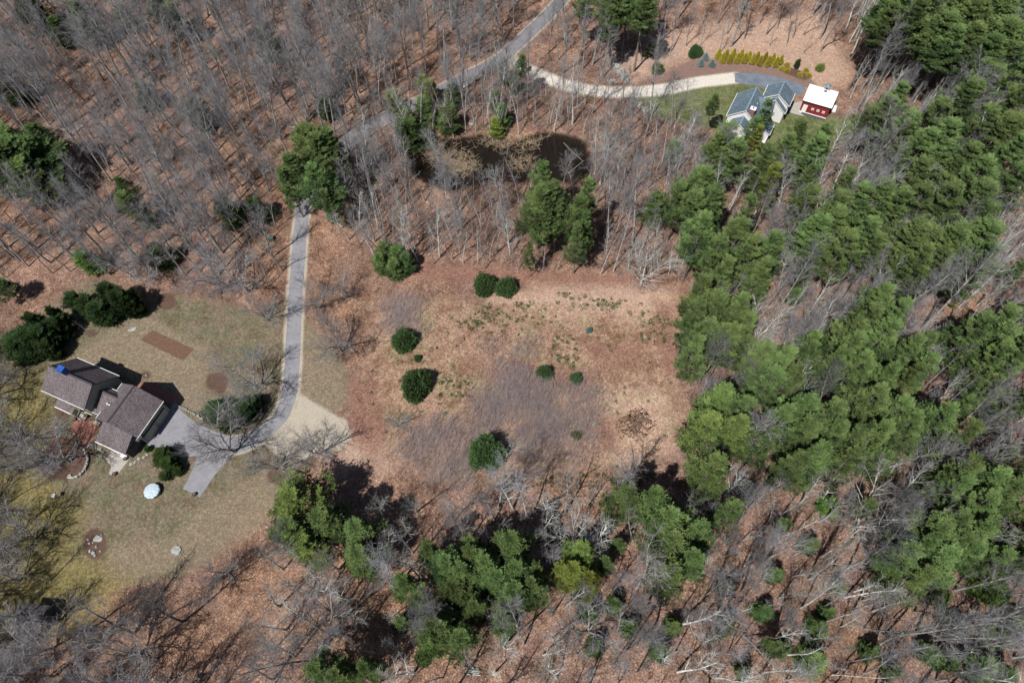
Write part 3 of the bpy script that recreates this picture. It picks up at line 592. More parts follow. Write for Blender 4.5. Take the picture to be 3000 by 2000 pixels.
# ------------------------------------------------------------------ tree builders
def rot_about(v, axis, a): return Matrix.Rotation(a, 3, axis) @ v
def grow_tree(seed, H, spread, n_limb, first, trunk_r, fork=False, droop=0.0, twigk=1.0, levels=3, narrow=0.5):
    """returns segment arrays for trunk, limbs+twigs. Segment = p0,p1,r0,r1"""
    r = random.Random(seed); trunk = []; limbs = []
    def line(p, d, L, rad, n, wob, trop, store, r_end=0.3):
        pts = [p.copy()]; q = p.copy(); dd = d.copy()
        for i in range(n):
            dd = (dd + Vector((r.gauss(0, wob), r.gauss(0, wob), r.gauss(0, wob * 0.6) + trop))).normalized()
            q2 = q + dd * (L / n); ra = rad * (1 - (1 - r_end) * i / n); rb = rad * (1 - (1 - r_end) * (i + 1) / n)
            store.append((tuple(q), tuple(q2), ra, rb)); q = q2; pts.append(q.copy())
        return pts, dd
    def child_dir(d, ang):
        o = d.orthogonal().normalized(); o = rot_about(o, d, r.uniform(0, 6.283)); return (d * math.cos(ang) + o * math.sin(ang)).normalized()
    def branch(p, d, L, rad, lev):
        n = {0: 5, 1: 4, 2: 3, 3: 2}[lev]
        pts, dl = line(p, d, L, rad, n, 0.13 + 0.04 * lev, 0.07 if lev < 2 else 0.03 - droop, limbs, 0.28)
        if lev >= levels: return
        k = {0: 9, 1: 6, 2: 5}[lev]; k = max(2, int(k * twigk * min(1.3, L / {0: 5.0, 1: 2.4, 2: 1.2}[lev]) + r.random()))
        for i in range(k):
            t = 0.22 + 0.78 * (i + r.random()) / k; s_ = min(int(t * n), n - 1); q = pts[s_].lerp(pts[s_ + 1], t * n - s_)
            dd = (pts[s_ + 1] - pts[s_]).normalized(); c = child_dir(dd, r.uniform(0.45, 0.95))
            if c.z < -0.3: c.z *= 0.3; c.normalize()
            branch(q, c, L * r.uniform(0.34, 0.58) * (1.15 - 0.45 * t), max(rad * 0.5 * (1 - 0.4 * t), 0.0115), lev + 1)
    lean = Vector((r.gauss(0, 0.05), r.gauss(0, 0.05), 1)).normalized()
    if fork:
        nst = 2 + (seed % 2); pts, d0 = line(Vector((0, 0, -0.1)), lean, H * 0.16, trunk_r, 3, 0.03, 0, trunk, 0.85)
        for j in range(nst + 1):
            a = 6.283 * j / (nst + 1) + r.uniform(-.4, .4); dd = Vector((math.cos(a) * spread * 0.55, math.sin(a) * spread * 0.55, 1)).normalized()
            branch(pts[-1], dd, H * r.uniform(0.7, 0.9), trunk_r * 0.62, 0)
        for j in range(n_limb // 3):
            a = r.uniform(0, 6.283); dd = Vector((math.cos(a), math.sin(a), 0.35)).normalized(); branch(pts[-1 - (j % 2)], dd, H * 0.42 * spread, trunk_r * 0.35, 0)
    else:
        pts, d0 = line(Vector((0, 0, -0.1)), lean, H, trunk_r, 12, 0.045, 0.02, trunk, 0.12)
        for j in range(n_limb):
            t = first + (0.97 - first) * (j + r.random()) / n_limb; s_ = min(int(t * 12), 11); q = pts[s_].lerp(pts[s_ + 1], t * 12 - s_)
            a = j * 2.4 + r.uniform(-.5, .5); el = r.uniform(0.5, 1.1) + 0.5 * t
            dd = Vector((math.cos(a) * math.cos(el), math.sin(a) * math.cos(el), math.sin(el)))
            branch(q, dd, H * spread * (0.46 - 0.22 * t) * r.uniform(0.75, 1.2) * (0.75 if t < 0.45 else 1), trunk_r * 0.36 * (1.1 - 0.6 * t), 0 if t < 0.85 else 1)
    return np.array([(*a, *b, c, d_) for a, b, c, d_ in trunk]), np.array([(*a, *b, c, d_) for a, b, c, d_ in limbs])
def segs_mesh(seg, n):
    p0 = seg[:, 0:3]; p1 = seg[:, 3:6]; r0 = seg[:, 6]; r1 = seg[:, 7]; d = p1 - p0; d /= np.linalg.norm(d, axis=1)[:, None] + 1e-9
    ref = np.where(np.abs(d[:, 2:3]) < 0.9, np.array([[0, 0, 1.0]]), np.array([[1.0, 0, 0]])); a = np.cross(d, ref); a /= np.linalg.norm(a, axis=1)[:, None] + 1e-9; b = np.cross(d, a)
    V_ = []
    for P_, R_ in ((p0, r0), (p1, r1)):
        for j in range(n):
            th = 6.28318 * j / n; V_.append(P_ + (a * math.cos(th) + b * math.sin(th)) * R_[:, None])
    v = np.stack(V_, 1); k = len(seg); base = (np.arange(k) * 2 * n)[:, None]; fs = []
    for j in range(n):
        fs.append(np.concatenate([base + j, base + (j + 1) % n, base + n + (j + 1) % n, base + n + j], 1))
    return v.reshape(-1, 3), np.stack(fs, 1).reshape(-1, 4)

BARE = {}
def bare_variant(key, seed, H, bark, twig, **kw):
    tr, lb = grow_tree(seed, H, **kw)
    tv, tf = segs_mesh(tr, 7); thick = lb[:, 6] > 0.035
    lv1, lf1 = segs_mesh(lb[thick], 5); lv2, lf2 = segs_mesh(lb[~thick], 3)
    lv = np.concatenate([lv1, lv2]); lf = np.concatenate([lf1, lf2 + len(lv1)])
    mt = mesh_np("trunk_" + key, tv, tf, M[bark], None, 4, True)
    mb_ = mesh_np("branches_" + key, lv, lf, [M[bark], M[twig]], None, 4, False)
    mi = np.zeros(len(lf), np.int32); mi[len(lf1):] = 1; mb_.polygons.foreach_set("material_index", mi)
    BARE[key] = (mt, mb_, H, (tv, tf, lv, lf, len(lf1)), (bark, twig))
for i in range(7): bare_variant("wood%d" % i, 100 + i, 16 + (i % 3) * 1.6, 'bark', 'twig', spread=0.70, twigk=1.08, n_limb=14 + i % 3, first=0.42 - 0.03 * (i % 3), trunk_r=0.15 + 0.05 * (i % 4))
for i in range(3): bare_variant("slim%d" % i, 200 + i, 13, 'bark', 'twig', spread=0.5, n_limb=12, first=0.30, trunk_r=0.12, twigk=1.05)
for i in range(4): bare_variant("open%d" % i, 301 + i, 11, 'bark', 'twig', spread=0.95, n_limb=9, first=0.2, trunk_r=0.24, fork=True, twigk=1.15)
for i in range(3): bare_variant("pale%d" % i, 400 + i, 13, 'palebark', 'paletwig', spread=0.78, n_limb=14, first=0.25, trunk_r=0.20, fork=(i == 1), twigk=0.95)
for i in range(2): bare_variant("birch%d" % i, 500 + i, 14, 'birch', 'paletwig', spread=0.5, n_limb=12, first=0.35, trunk_r=0.13, twigk=0.8)
for i in range(2): bare_variant("maple%d" % i, 600 + i, 11, 'palebark', 'purple', spread=0.6, n_limb=16, first=0.18, trunk_r=0.11, twigk=1.2)
for i in range(2): bare_variant("dead%d" % i, 700 + i, 12, 'palebark', 'palebark', spread=0.55, n_limb=14, first=0.3, trunk_r=0.16, twigk=0.45)
for i in range(2): bare_variant("shrub%d" % i, 800 + i, 2.6, 'bark', 'purple', spread=1.2, n_limb=12, first=0.1, trunk_r=0.03, fork=True, twigk=1.0, levels=2)

def blades(pos, dirs, length, width, per, r, tintv, cone=0.9):
    n = len(pos); P_ = np.repeat(pos, per, 0); D_ = np.repeat(dirs, per, 0) + r.randn(n * per, 3) * cone * 0.6; D_ /= np.linalg.norm(D_, axis=1)[:, None]
    ref = r.randn(n * per, 3); s_ = np.cross(D_, ref); s_ /= np.linalg.norm(s_, axis=1)[:, None]
    L_ = (length * r.uniform(0.7, 1.3, n * per))[:, None]; w_ = (width * r.uniform(0.7, 1.3, n * per))[:, None]
    v = np.stack([P_ - s_ * w_ / 2 + D_ * L_ * 0.25, P_ + s_ * w_ / 2 + D_ * L_ * 0.25, P_ + D_ * L_], 1).reshape(-1, 3)
    v2 = v.copy(); f = np.arange(len(v2)).reshape(-1, 3); t = np.repeat(np.repeat(tintv, per), 3) + r.uniform(-0.12, 0.12, len(v2) // 3).repeat(3)
    return v2, f, t
PINE = {}
def pine_variant(key, seed, H, R, first=0.3, mat='needles', dome=1.5, tuft=1.0, up0=0.25, per=7):
    r = np.random.RandomState(seed); rr = random.Random(seed)
    tr, br, pos, dr, tn = [], [], [], [], []
    q = np.array([0, 0, -0.1]); dd = np.array([r.randn() * .03, r.randn() * .03, 1.0]); N = 10
    cent = [q.copy()]
    for i in range(N):
        q2 = q + dd * (H / N) + np.array([r.randn() * .04, r.randn() * .04, 0]); tr.append((*q, *q2, 0.26 * (1 - .92 * i / N) * H / 20, 0.26 * (1 - .92 * (i + 1) / N) * H / 20)); q = q2; cent.append(q.copy())
    cent = np.array(cent)
    z = H * first; lobes = r.uniform(0, 6.28, 3)
    while z < H * 0.985:
        t = (z / H - first) / (1 - first)
        prof = (1 - t ** dome) * min(1.0, 0.55 + 1.6 * t) + 0.06
        nb = rr.randint(4, 6)
        a0 = rr.uniform(0, 6.28)
        for j in range(nb):
            a = a0 + 6.28 * j / nb + rr.uniform(-.3, .3)
            L = R * prof * rr.uniform(0.48, 1.28) * (1 + 0.16 * math.sin(2 * a + lobes[0]) + 0.1 * math.sin(3 * a + lobes[1]))
            if rr.random() < 0.17 and t < 0.85: continue
            el = up0 + 0.55 * t + rr.uniform(-.12, .12); c0 = np.array([np.interp(z, cent[:, 2], cent[:, 0]), np.interp(z, cent[:, 2], cent[:, 1]), z])
            hd = np.array([math.cos(a), math.sin(a), 0]); side = np.array([-math.sin(a), math.cos(a), 0]); n = 5
            pts = [c0 + hd * L * s * math.cos(el) + np.array([0, 0, 1]) * (L * s * math.sin(el) * (0.5 + 0.5 * s) - 0.18 * L * s * (1 - s)) for s in np.linspace(0, 1, n + 1)]
            for i in range(n): br.append((*pts[i], *pts[i + 1], 0.055 * (1 - .85 * i / n) * max(L / 4, .3), 0.055 * (1 - .85 * (i + 1) / n) * max(L / 4, .3)))
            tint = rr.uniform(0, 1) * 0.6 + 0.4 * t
            m = max(3, int(L * 1.55)); pts = np.array(pts)
            for i in range(m):
                s = 0.36 + 0.64 * (i + rr.random()) / m; b = np.array([np.interp(s, np.linspace(0, 1, n + 1), pts[:, k]) for k in range(3)])
                for sg in (-1, 1):
                    w = (0.34 * L * (1.15 - s) + 0.25) * rr.uniform(.6, 1.2); k = max(2, int(w / 0.42 * tuft))
                    e = b + (side * sg * 0.8 + hd * 0.6) * w; u = np.linspace(0.12, 1, k)[:, None] + r.uniform(-.05, .05, (k, 1))
                    line = b + (e - b) * u + r.randn(k, 3) * 0.07; line[:, 2] += 0.10 * w * u[:, 0]
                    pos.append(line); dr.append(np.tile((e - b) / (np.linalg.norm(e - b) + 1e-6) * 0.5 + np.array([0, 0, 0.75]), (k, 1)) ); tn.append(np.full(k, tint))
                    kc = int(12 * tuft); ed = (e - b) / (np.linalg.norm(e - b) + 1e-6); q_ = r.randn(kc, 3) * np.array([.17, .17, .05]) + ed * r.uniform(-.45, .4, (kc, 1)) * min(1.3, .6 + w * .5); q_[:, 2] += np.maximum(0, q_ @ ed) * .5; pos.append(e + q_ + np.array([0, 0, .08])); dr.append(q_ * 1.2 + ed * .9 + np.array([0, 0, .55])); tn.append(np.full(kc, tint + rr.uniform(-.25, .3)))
                    br.append((*b, *e, 0.014, 0.006))
            pos.append(pts[-1:]); dr.append(np.array([[hd[0] * .5, hd[1] * .5, .8]])); tn.append(np.array([tint]))
        z += H * (1 - first) / (11 if H > 10 else 8) * rr.uniform(.75, 1.2)
    # dead stubs on the bare lower trunk
    for j in range(8):
        a = rr.uniform(0, 6.28); z = H * rr.uniform(0.12, first + 0.1); L = rr.uniform(.6, 2.0) * R / 4; br.append((0, 0, z, math.cos(a) * L, math.sin(a) * L, z + 0.05, 0.03, 0.01))
    pos = np.concatenate(pos); dr = np.concatenate(dr); tn = np.concatenate(tn)
    v, f, t = blades(pos, dr, 0.40, 0.080, per, r, tn, 0.7)
    crown = mesh_np("crown_" + key, v, f, M[mat], {"tint": t}, 3)
    tv, tf = segs_mesh(np.array(tr), 7); bv, bf = segs_mesh(np.array(br), 3)
    trunk = mesh_np("trunk_" + key, tv, tf, M['pinebark'], None, 4, True); limbs = mesh_np("limbs_" + key, bv, bf, M['pinebark'], None, 4)
    PINE[key] = (trunk, crown, limbs, H, R)
for i in range(6): pine_variant("pine%d" % i, 10 + i, 20, 4.2, first=0.30 + 0.04 * (i % 3), dome=1.0 + 0.2 * (i % 3), up0=0.12)
for i in range(2): pine_variant("tall%d" % i, 30 + i, 22, 3.2, first=0.55, dome=1.6)
for i in range(3): pine_variant("young%d" % i, 40 + i, 8, 2.3, first=0.08, dome=1.0, per=6)
for i in range(3): pine_variant("cedar%d" % i, 50 + i, 6, 2.0, first=0.03, mat='cedar', dome=1.3, up0=0.5, tuft=1.4, per=8)

BUSH = {}
def bush_variant(key, seed, R, H, n, mat, cone=False, blade=(0.2, 0.09), hollow=0.45):
    r = np.random.RandomState(seed); u = r.randn(n, 3); u[:, 2] = np.abs(u[:, 2]) * 0.9 + 0.05 * r.randn(n); u /= np.linalg.norm(u, axis=1)[:, None]
    rad = r.uniform(hollow, 1, n) ** 0.5
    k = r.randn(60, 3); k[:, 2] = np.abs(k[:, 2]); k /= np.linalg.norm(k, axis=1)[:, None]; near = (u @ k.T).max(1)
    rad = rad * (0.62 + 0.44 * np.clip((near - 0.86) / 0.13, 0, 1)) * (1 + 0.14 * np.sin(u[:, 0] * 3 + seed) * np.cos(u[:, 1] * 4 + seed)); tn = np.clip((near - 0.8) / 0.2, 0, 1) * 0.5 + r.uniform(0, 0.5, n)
    out_ = r.uniform(0, 1, n) < .15; rad = np.where(out_, rad * 1.17, rad)
    if cone:
        h = r.uniform(0, 1, n) ** 1.25; a = r.uniform(0, 6.283, n); ra = R * (1 - h) ** 0.85 * np.minimum(1, 0.55 + 3 * h) * (1 + .12 * np.sin(a * 4 + h * 9)) * r.uniform(.75, 1.05, n)
        pos = np.stack([np.cos(a) * ra, np.sin(a) * ra, h * H + 0.05], 1); dirs = np.stack([np.cos(a) * .5, np.sin(a) * .5, np.full(n, 1.0)], 1)
    else:
        pos = u * rad[:, None] * np.array([R, R, H]); pos[:, 2] = np.maximum(pos[:, 2], 0.02); dirs = u + np.array([0, 0, .35])
    v, f, t = blades(pos, dirs, blade[0], blade[1], 6, r, tn, 1.1)
    stems = [(0, 0, 0, *(np.array([math.cos(a) * R * .5, math.sin(a) * R * .5, H * .6])), 0.03, 0.01) for a in np.linspace(0, 5.5, 7)]
    if cone: stems = [(0, 0, 0, 0, 0, H * 0.9, 0.05, 0.01)]
    sv, sf = segs_mesh(np.array(stems), 4)
    BUSH[key] = (mesh_np("foliage_" + key, v, f, M[mat], {"tint": t}, 3), mesh_np("stem_" + key, sv, sf, M['bark'], None, 4), R, H)
for i in range(3): bush_variant("round%d" % i, 60 + i, 2.0, 2.6, 2500, 'laurel', blade=(0.40, 0.12))
bush_variant("dark0", 66, 2.0, 2.6, 3000, 'cedar', blade=(0.3, 0.1)); bush_variant("gold0", 70, 0.62, 2.5, 900, 'gold', True, (0.2, 0.08))
bush_variant("goldball0", 72, 0.45, 0.55, 300, 'gold'); bush_variant("blue0", 74, 0.75, 1.5, 900, 'spruce', True, (0.2, 0.07))
bush_variant("deadleaf0", 76, 2.0, 2.4, 330, 'deadleaf', blade=(0.2, 0.14), hollow=0.05)
bush_variant("yellow0", 78, 1.5, 2.2, 1500, 'needles', blade=(0.3, 0.1), hollow=0.2)

# ------------------------------------------------------------------ placing: every tree, shrub and conifer an object of its own
ITEMS = []       # (root, kind phrase, category, group, px, py)
FIRST = {}
def place_parts(name, parts, x, y, rz, s, color, z=0.0, tilt=(0, 0)):
    root = bpy.data.objects.new(name, None); col.objects.link(root); root.location = (x, y, z); root.rotation_euler = (tilt[0], tilt[1], rz)
    root.scale = s if hasattr(s, '__len__') else (s, s, s); root.empty_display_size = 0.5
    for pn, me in parts:
        o = FIRST.get((pn, me.name))
        if o is None: o = bpy.data.objects.new(pn, me); FIRST[(pn, me.name)] = o
        else: o = o.copy()
        col.objects.link(o); o.parent = root; o.color = (*color, 1)
    return root
def jitter(c, a=0.08): k = 1 + rng.uniform(-a, a); w = rng.uniform(-.03, .03); return (min(1.6, c[0] * k * (1 + w)), min(1.6, c[1] * k), min(1.6, c[2] * k * (1 - w)))
def tree_bare(key, x, y, s=1.0, phrase="bare grey tree", group="bare trees of the wood", color=(1, 1, 1), name="bare_tree", rz=None, tilt=(0, 0), label=None):
    mt, mb_, H, _, _ = BARE[key]
    r = place_parts(name, [("trunk", mt), ("branches", mb_)], x, y, rng.uniform(0, 6.28) if rz is None else rz, s, jitter(color, .18), tilt=tilt)
    px = PX(x, y, H * 0.45 * (s if not hasattr(s, '__len__') else s[2])); ITEMS.append([r, phrase, "shrub" if "shrub" in name else "tree", group, px, label]); return r
def tree_pine(key, x, y, s=1.0, phrase="green pine", group="pines of the wood", color=(1, 1, 1), name="pine_tree", label=None, sxy=1.0):
    trunk, crown, limbs, H, R = PINE[key]
    r = place_parts(name, [("trunk", trunk), ("crown", crown), ("limbs", limbs)], x, y, rng.uniform(0, 6.28), (s * sxy, s * sxy, s), jitter(color))
    px = PX(x, y, H * 0.62 * s); ITEMS.append([r, phrase, "tree", group, px, label]); return r
def bush(key, x, y, sx, sz, name, phrase, cat="shrub", group="evergreen shrubs", color=(1, 1, 1), label=None):
    fo, st, R, H = BUSH[key]
    k_ = rng.uniform(.9, 1.12)
    r = place_parts(name, [("foliage", fo), ("stem", st)], x, y, rng.uniform(0, 6.28), (sx * k_, sx / k_, sz), jitter(color, .05)); ITEMS.append([r, phrase, cat, group, PX(x, y, H * sz * .5), label]); return r

def pine_at(px, py, rpx, H=20.0, color=(1, 1, 1), kind="pine"):
    zc = (0.78 if kind == 'tall' else 0.66) * H; p = W(px, py, zc); R = rpx * mpp(px, py, zc) * ((1.42 if py > 1330 and px < 1960 else 1.27) if kind in ('pine', 'tall') else 1.3 if kind == 'young' else 1.1)
    if kind == 'young': H = min(H, 1.9 * R + 1.0); zc = 0.66 * H; p = W(px, py, zc)
    if kind == "young": key = "young%d" % rng.randint(3); h0, r0 = 8.0, 2.3; R *= 1.0
    elif kind == "cedar": key = "cedar%d" % rng.randint(3); h0, r0 = 6.0, 2.0
    elif kind == "tall": key = "tall%d" % rng.randint(2); h0, r0 = 22.0, 3.2
    else: key = "pine%d" % rng.randint(6); h0, r0 = 20.0, 4.2
    s = H / h0; sxy = (R / r0) / s
    g, b = color[1], color[0]
    ph = {"pine": "green pine", "young": "young green pine", "cedar": "dark evergreen", "tall": "tall pine"}[kind]
    if color[0] > 1.3: ph = "yellow-green " + ph.replace("green ", "")
    elif color[0] < 0.8: ph = "dark " + ph.replace("dark ", "")
    tree_pine(key, p[0], p[1], s, ph, {"pine": "pines of the wood", "young": "young pines", "cedar": "dark evergreens", "tall": "tall pines"}[kind], color, sxy=sxy,
              name={"pine": "pine_tree", "young": "young_pine", "cedar": "evergreen_tree", "tall": "pine_tree"}[kind])
N_, D_, Y_, B_ = (1, 1, 1), (0.72, 0.75, 0.75), (1.45, 1.2, 0.8), (1.2, 1.35, 1.0)
PINES = []
def zl(r, lst):
    for q in lst:
        x, y = Z(r, q[0], q[1]); PINES.append((x, y, q[2] / 2.351, q[3] if len(q) > 3 else 20, q[4] if len(q) > 4 else N_, q[5] if len(q) > 5 else "pine"))
zl(3, [(x_, y_, r_, 23, c_, "tall") for x_, y_, r_, c_ in [(1450, 60, 130, N_), (1640, 30, 130, N_), (1720, 200, 120, N_), (1560, 190, 80, D_), (1850, 90, 130, N_), (2010, 200, 130, N_), (2150, 70, 140, N_), (2290, 40, 140, N_), (2250, 270, 130, N_), (1380, 150, 70, N_), (1930, 330, 90, N_), (2090, 360, 100, D_), (1800, 330, 80, N_), (1990, 30, 90, D_)]])
zl(3, [(2200, 430, 130), (2310, 480, 120), (1980, 570, 110), (1900, 700, 120), (2080, 620, 90), (1420, 740, 85, 18), (1340, 830, 100, 18), (1480, 920, 110), (1700, 880, 120), (1990, 900, 110), (2150, 950, 120), (2290, 900, 100), (1740, 1050, 130), (1600, 1090, 110), (1850, 1160, 120), (1440, 1030, 100), (2200, 1120, 100),
       (2310, 1250, 100, 20, D_), (1560, 1270, 120), (1970, 1270, 130), (1990, 1410, 120), (1300, 1400, 125), (1400, 1490, 125), (1150, 1440, 125), (1000, 1470, 125), (850, 1440, 120), (1560, 1440, 110), (1750, 1430, 110),
       (300, 1000, 110, 15), (230, 1090, 110, 16), (330, 1110, 100, 17), (560, 790, 52, 12), (480, 900, 60, 12), (495, 960, 60, 12, Y_), (790, 930, 70, 13), (700, 1060, 90, 15), (880, 1070, 110, 17), (960, 1000, 90, 16), (560, 1150, 110, 18), (610, 1270, 85, 18, Y_), (820, 1270, 50, 16),
       (110, 1350, 140), (60, 1460, 130), (210, 1460, 120), (400, 1500, 85), (1090, 1300, 75, 18), (205, 720, 38, 12, N_, "tall"), (2330, 700, 90), (2330, 160, 110)])
zl(6, [(100, 80, 125), (350, 120, 125), (200, 220, 110), (440, 230, 110), (600, 180, 110), (250, 350, 110), (500, 370, 115), (90, 470, 110), (210, 580, 135), (60, 640, 100), (350, 620, 110), (150, 740, 140, 18), (400, 720, 110), (80, 860, 115, 18), (300, 810, 130, 18), (480, 930, 130, 18), (680, 940, 130, 18), (560, 1090, 120, 18), (720, 1090, 110, 18),
       (850, 110, 140), (1010, 50, 130), (1050, 190, 110), (1200, 80, 110), (1250, 180, 100), (1560, 130, 150), (1760, 110, 150), (1950, 140, 150), (2030, 270, 100), (1710, 290, 110), (1950, 400, 55, 18), (1570, 290, 100),
       (1300, 560, 120), (1210, 660, 110), (1410, 630, 100), (1140, 760, 125), (1300, 790, 125), (1090, 870, 120), (870, 830, 85, 17, (1.1, 1.1, 1)), (950, 690, 48, 10, B_, "young"), (1000, 960, 110), (1150, 1000, 115), (1500, 900, 105), (1620, 1000, 110), (1480, 1080, 85), (1600, 860, 75), (1330, 1040, 100),
       (2100, 680, 125), (1940, 770, 130), (2150, 820, 130), (2290, 850, 115), (2050, 950, 120), (2240, 980, 100), (250, 1230, 160, 18, (1.15, 1.12, 1)), (120, 1400, 160, 18, (1.2, 1.12, .95)), (330, 1450, 130, 18, (1.2, 1.12, .95)), (380, 1290, 100, 18), (800, 1250, 140, 19), (960, 1290, 140, 19), (850, 1430, 150, 19), (650, 1350, 110, 19), (1010, 1420, 130, 19),
       (1250, 1220, 130), (1400, 1300, 140), (1290, 1440, 130), (1480, 1400, 110), (1150, 1500, 120), (1700, 1350, 125), (1830, 1290, 100), (1850, 1430, 110), (560, 1500, 90)])
zl(9, [(180, 120, 150, 18, (1.15, 1.1, 1)), (900, 60, 140, 19), (1100, 60, 110, 19), (720, 80, 110, 19), (290, 400, 110, 17), (80, 560, 130, 18), (70, 720, 120, 18), (1900, 150, 140), (2060, 190, 140), (2150, 330, 120), (1950, 350, 110), (1700, 560, 140, 18), (1850, 500, 120, 18), (1500, 710, 140, 18), (1710, 750, 140, 18), (1900, 650, 120, 18), (1600, 850, 120, 18), (2010, 560, 120, 18), (1790, 640, 120, 18), (1620, 630, 110, 18), (2260, 240, 110, 18), (1840, 240, 110, 18), (2300, 420, 100, 18), (600, 1330, 60, 10), (1250, 350, 60, 11),
       (900, 1400, 85, 9, B_, "young"), (1020, 350, 65, 8, B_, "young"), (2110, 860, 90, 9, B_, "young"), (2180, 960, 60, 8, B_, "young"), (2060, 1450, 80, 9, N_, "young"), (420, 1490, 50, 7, N_, "young"), (2320, 1150, 60, 8, B_, "young"), (2200, 1500, 70, 10, N_, "young")])
zl(8, [(1950, 340, 140, 17), (2110, 300, 100, 17), (2240, 470, 140, 18), (2250, 650, 140, 18), (2240, 830, 110, 18), (1900, 630, 50, 10), (1640, 690, 115, 15, (1.25, 1.15, .9)), (1580, 850, 110, 15, Y_), (1700, 860, 80, 15, Y_), (930, 690, 120, 17), (1160, 660, 120, 18), (1210, 790, 105, 18), (870, 850, 130, 17), (1060, 900, 130, 17), (1220, 960, 130, 17), (740, 760, 110, 17), (600, 680, 90, 15), (440, 920, 110, 15), (560, 990, 85, 15),
       (700, 1150, 130, 17), (640, 1270, 115, 17, (1.1, 1.12, .95)), (820, 1250, 115, 17), (120, 560, 110, 14), (130, 740, 120, 14), (1000, 780, 120, 17), (800, 960, 110, 16), (1310, 900, 90, 16), (930, 1050, 90, 15), (1800, 760, 60, 12), (1360, 830, 75, 14), (20, 1500, 90, 15), (180, 1480, 80, 15), (1100, 1120, 90, 15)])
zl(7, [(2070, 330, 165, 15, (1.1, 1.12, .95)), (2030, 500, 150, 15, (1.15, 1.12, .95)), (2140, 600, 130, 14, (1.15, 1.12, .95)), (2250, 430, 150, 16, N_), (2230, 1450, 100, 15), (2330, 1540, 90, 15)])
zl(2, [(1900, 60, 100, 20, N_, "tall"), (1690, 10, 55, 16, B_, "tall"), (1840, 180, 60, 18, N_, "tall"), (2080, 90, 75, 20, N_, "tall"), (1980, 40, 90, 20, D_, "tall"), (2100, 20, 80, 20, D_), (1225, 460, 42, 12, N_, "tall"), (1205, 570, 42, 10, N_, "young"), (350, 680, 60, 9, Y_, "young"), (610, 610, 60, 10, Y_, "young"), (580, 740, 75, 9, N_, "young"), (770, 640, 60, 9, D_, "young"),
       (470, 900, 95, 9, D_, "young"), (440, 810, 70, 9, N_, "young"), (740, 800, 75, 8, N_, "young"), (1060, 680, 50, 7, N_, "young"), (1070, 860, 50, 5, Y_, "young"), (1110, 780, 60, 7, N_, "young"), (2180, 460, 24, 5, Y_, "young"), (2120, 340, 24, 5, Y_, "young"),
       (1400, 1270, 110, 20), (1350, 1430, 150, 20), (1480, 1440, 120, 20), (1400, 1530, 110, 18), (1690, 1370, 85, 19), (1660, 1500, 105, 19), (1690, 1580, 80, 17), (2150, 1440, 85, 14), (2320, 1400, 100, 18), (2290, 1020, 60, 8, N_, "young"), (560, 560, 40, 6, Y_, "young"), (1120, 500, 40, 5, D_, "young")])
zl(5, [(1620, 100, 80, 16), (1300, 180, 45, 12), (300, 160, 70, 6, N_, "young"), (390, 190, 70, 6, D_, "young"), (360, 270, 65, 5, N_, "young"), (450, 230, 60, 6, D_, "young"), (270, 230, 55, 5, N_, "young")])
zl(1, [(70, 990, 170, 15, D_), (130, 1080, 160, 15, D_), (50, 1150, 160, 15, D_), (200, 1190, 150, 13, (.9, .95, .9)), (300, 980, 80, 14, D_), (900, 1400, 85, 12, N_), (870, 1310, 55, 11, D_), (1010, 1480, 50, 8, N_, "young"), (1110, 60, 80, 13), (1190, 120, 75, 12), (2130, 1010, 135, 18), (2230, 1110, 130, 18), (2060, 1180, 110, 17), (2200, 1280, 120, 17), (2310, 1030, 100, 18), (1990, 1280, 75, 15), (2270, 1400, 70, 13),
       (2240, 720, 60, 9, D_, "young"), (560, 120, 90, 12, D_), (640, 190, 60, 9, D_, "young"), (400, 200, 60, 8, D_, "young"), (860, 110, 50, 8, N_, "young"), (1350, 760, 80, 7, D_, "young"), (1000, 640, 60, 8, D_, "young"), (1880, 340, 50, 6, N_, "young"), (1820, 250, 60, 7, D_, "young"), (1560, 1440, 80, 7, D_, "young"), (1760, 1420, 70, 7, D_, "young"), (1380, 830, 50, 6, D_, "young"), (40, 560, 80, 9, D_, "young"), (200, 60, 80, 10, D_, "young"), (2170, 480, 25, 4, Y_, "young")])
zl(4, [(590, 210, 65, 7, B_, "young"), (1080, 180, 75, 6, D_, "young"), (30, 400, 70, 7, D_)])
for q in PINES: pine_at(*q)
# the dark evergreen belt on the lawn
for (x, y, r, h) in [(110, 800, 95, 5.5), (210, 760, 90, 6.5), (240, 650, 60, 6.5), (300, 740, 80, 6.5), (330, 830, 60, 5), (380, 690, 65, 5.5), (370, 590, 36, 6), (505, 500, 60, 5), (600, 530, 70, 6), (680, 570, 80, 6), (760, 450, 70, 7), (830, 490, 85, 7.5), (890, 520, 60, 6.5), (440, 640, 50, 4.5), (180, 860, 60, 4)]:
    a = Z(4, x, y); pine_at(a[0], a[1], r / 2.351, h, N_, "cedar")
for (x, y, r, h) in [(1490, 1250, 90, 3.2), (1590, 1290, 95, 3.4), (1690, 1240, 90, 3.4), (1740, 1200, 70, 3.0), (1560, 1350, 60, 2.6)]:
    a = Z(4, x, y); pine_at(a[0], a[1], r / 2.351, h, (.8, .8, .8), "cedar")
for (x, y, r, h) in [(1230, 1150, 90, 3.6), (1290, 1230, 80, 3.4), (1250, 1340, 52, 1.8), (1080, 1090, 30, 1.2), (1370, 1290, 50, 2.0)]:
    pine_at(100 + x / 3.266, 980 + y / 3.266, r / 3.266, h, (1.25, 1.15, .9), "cedar")

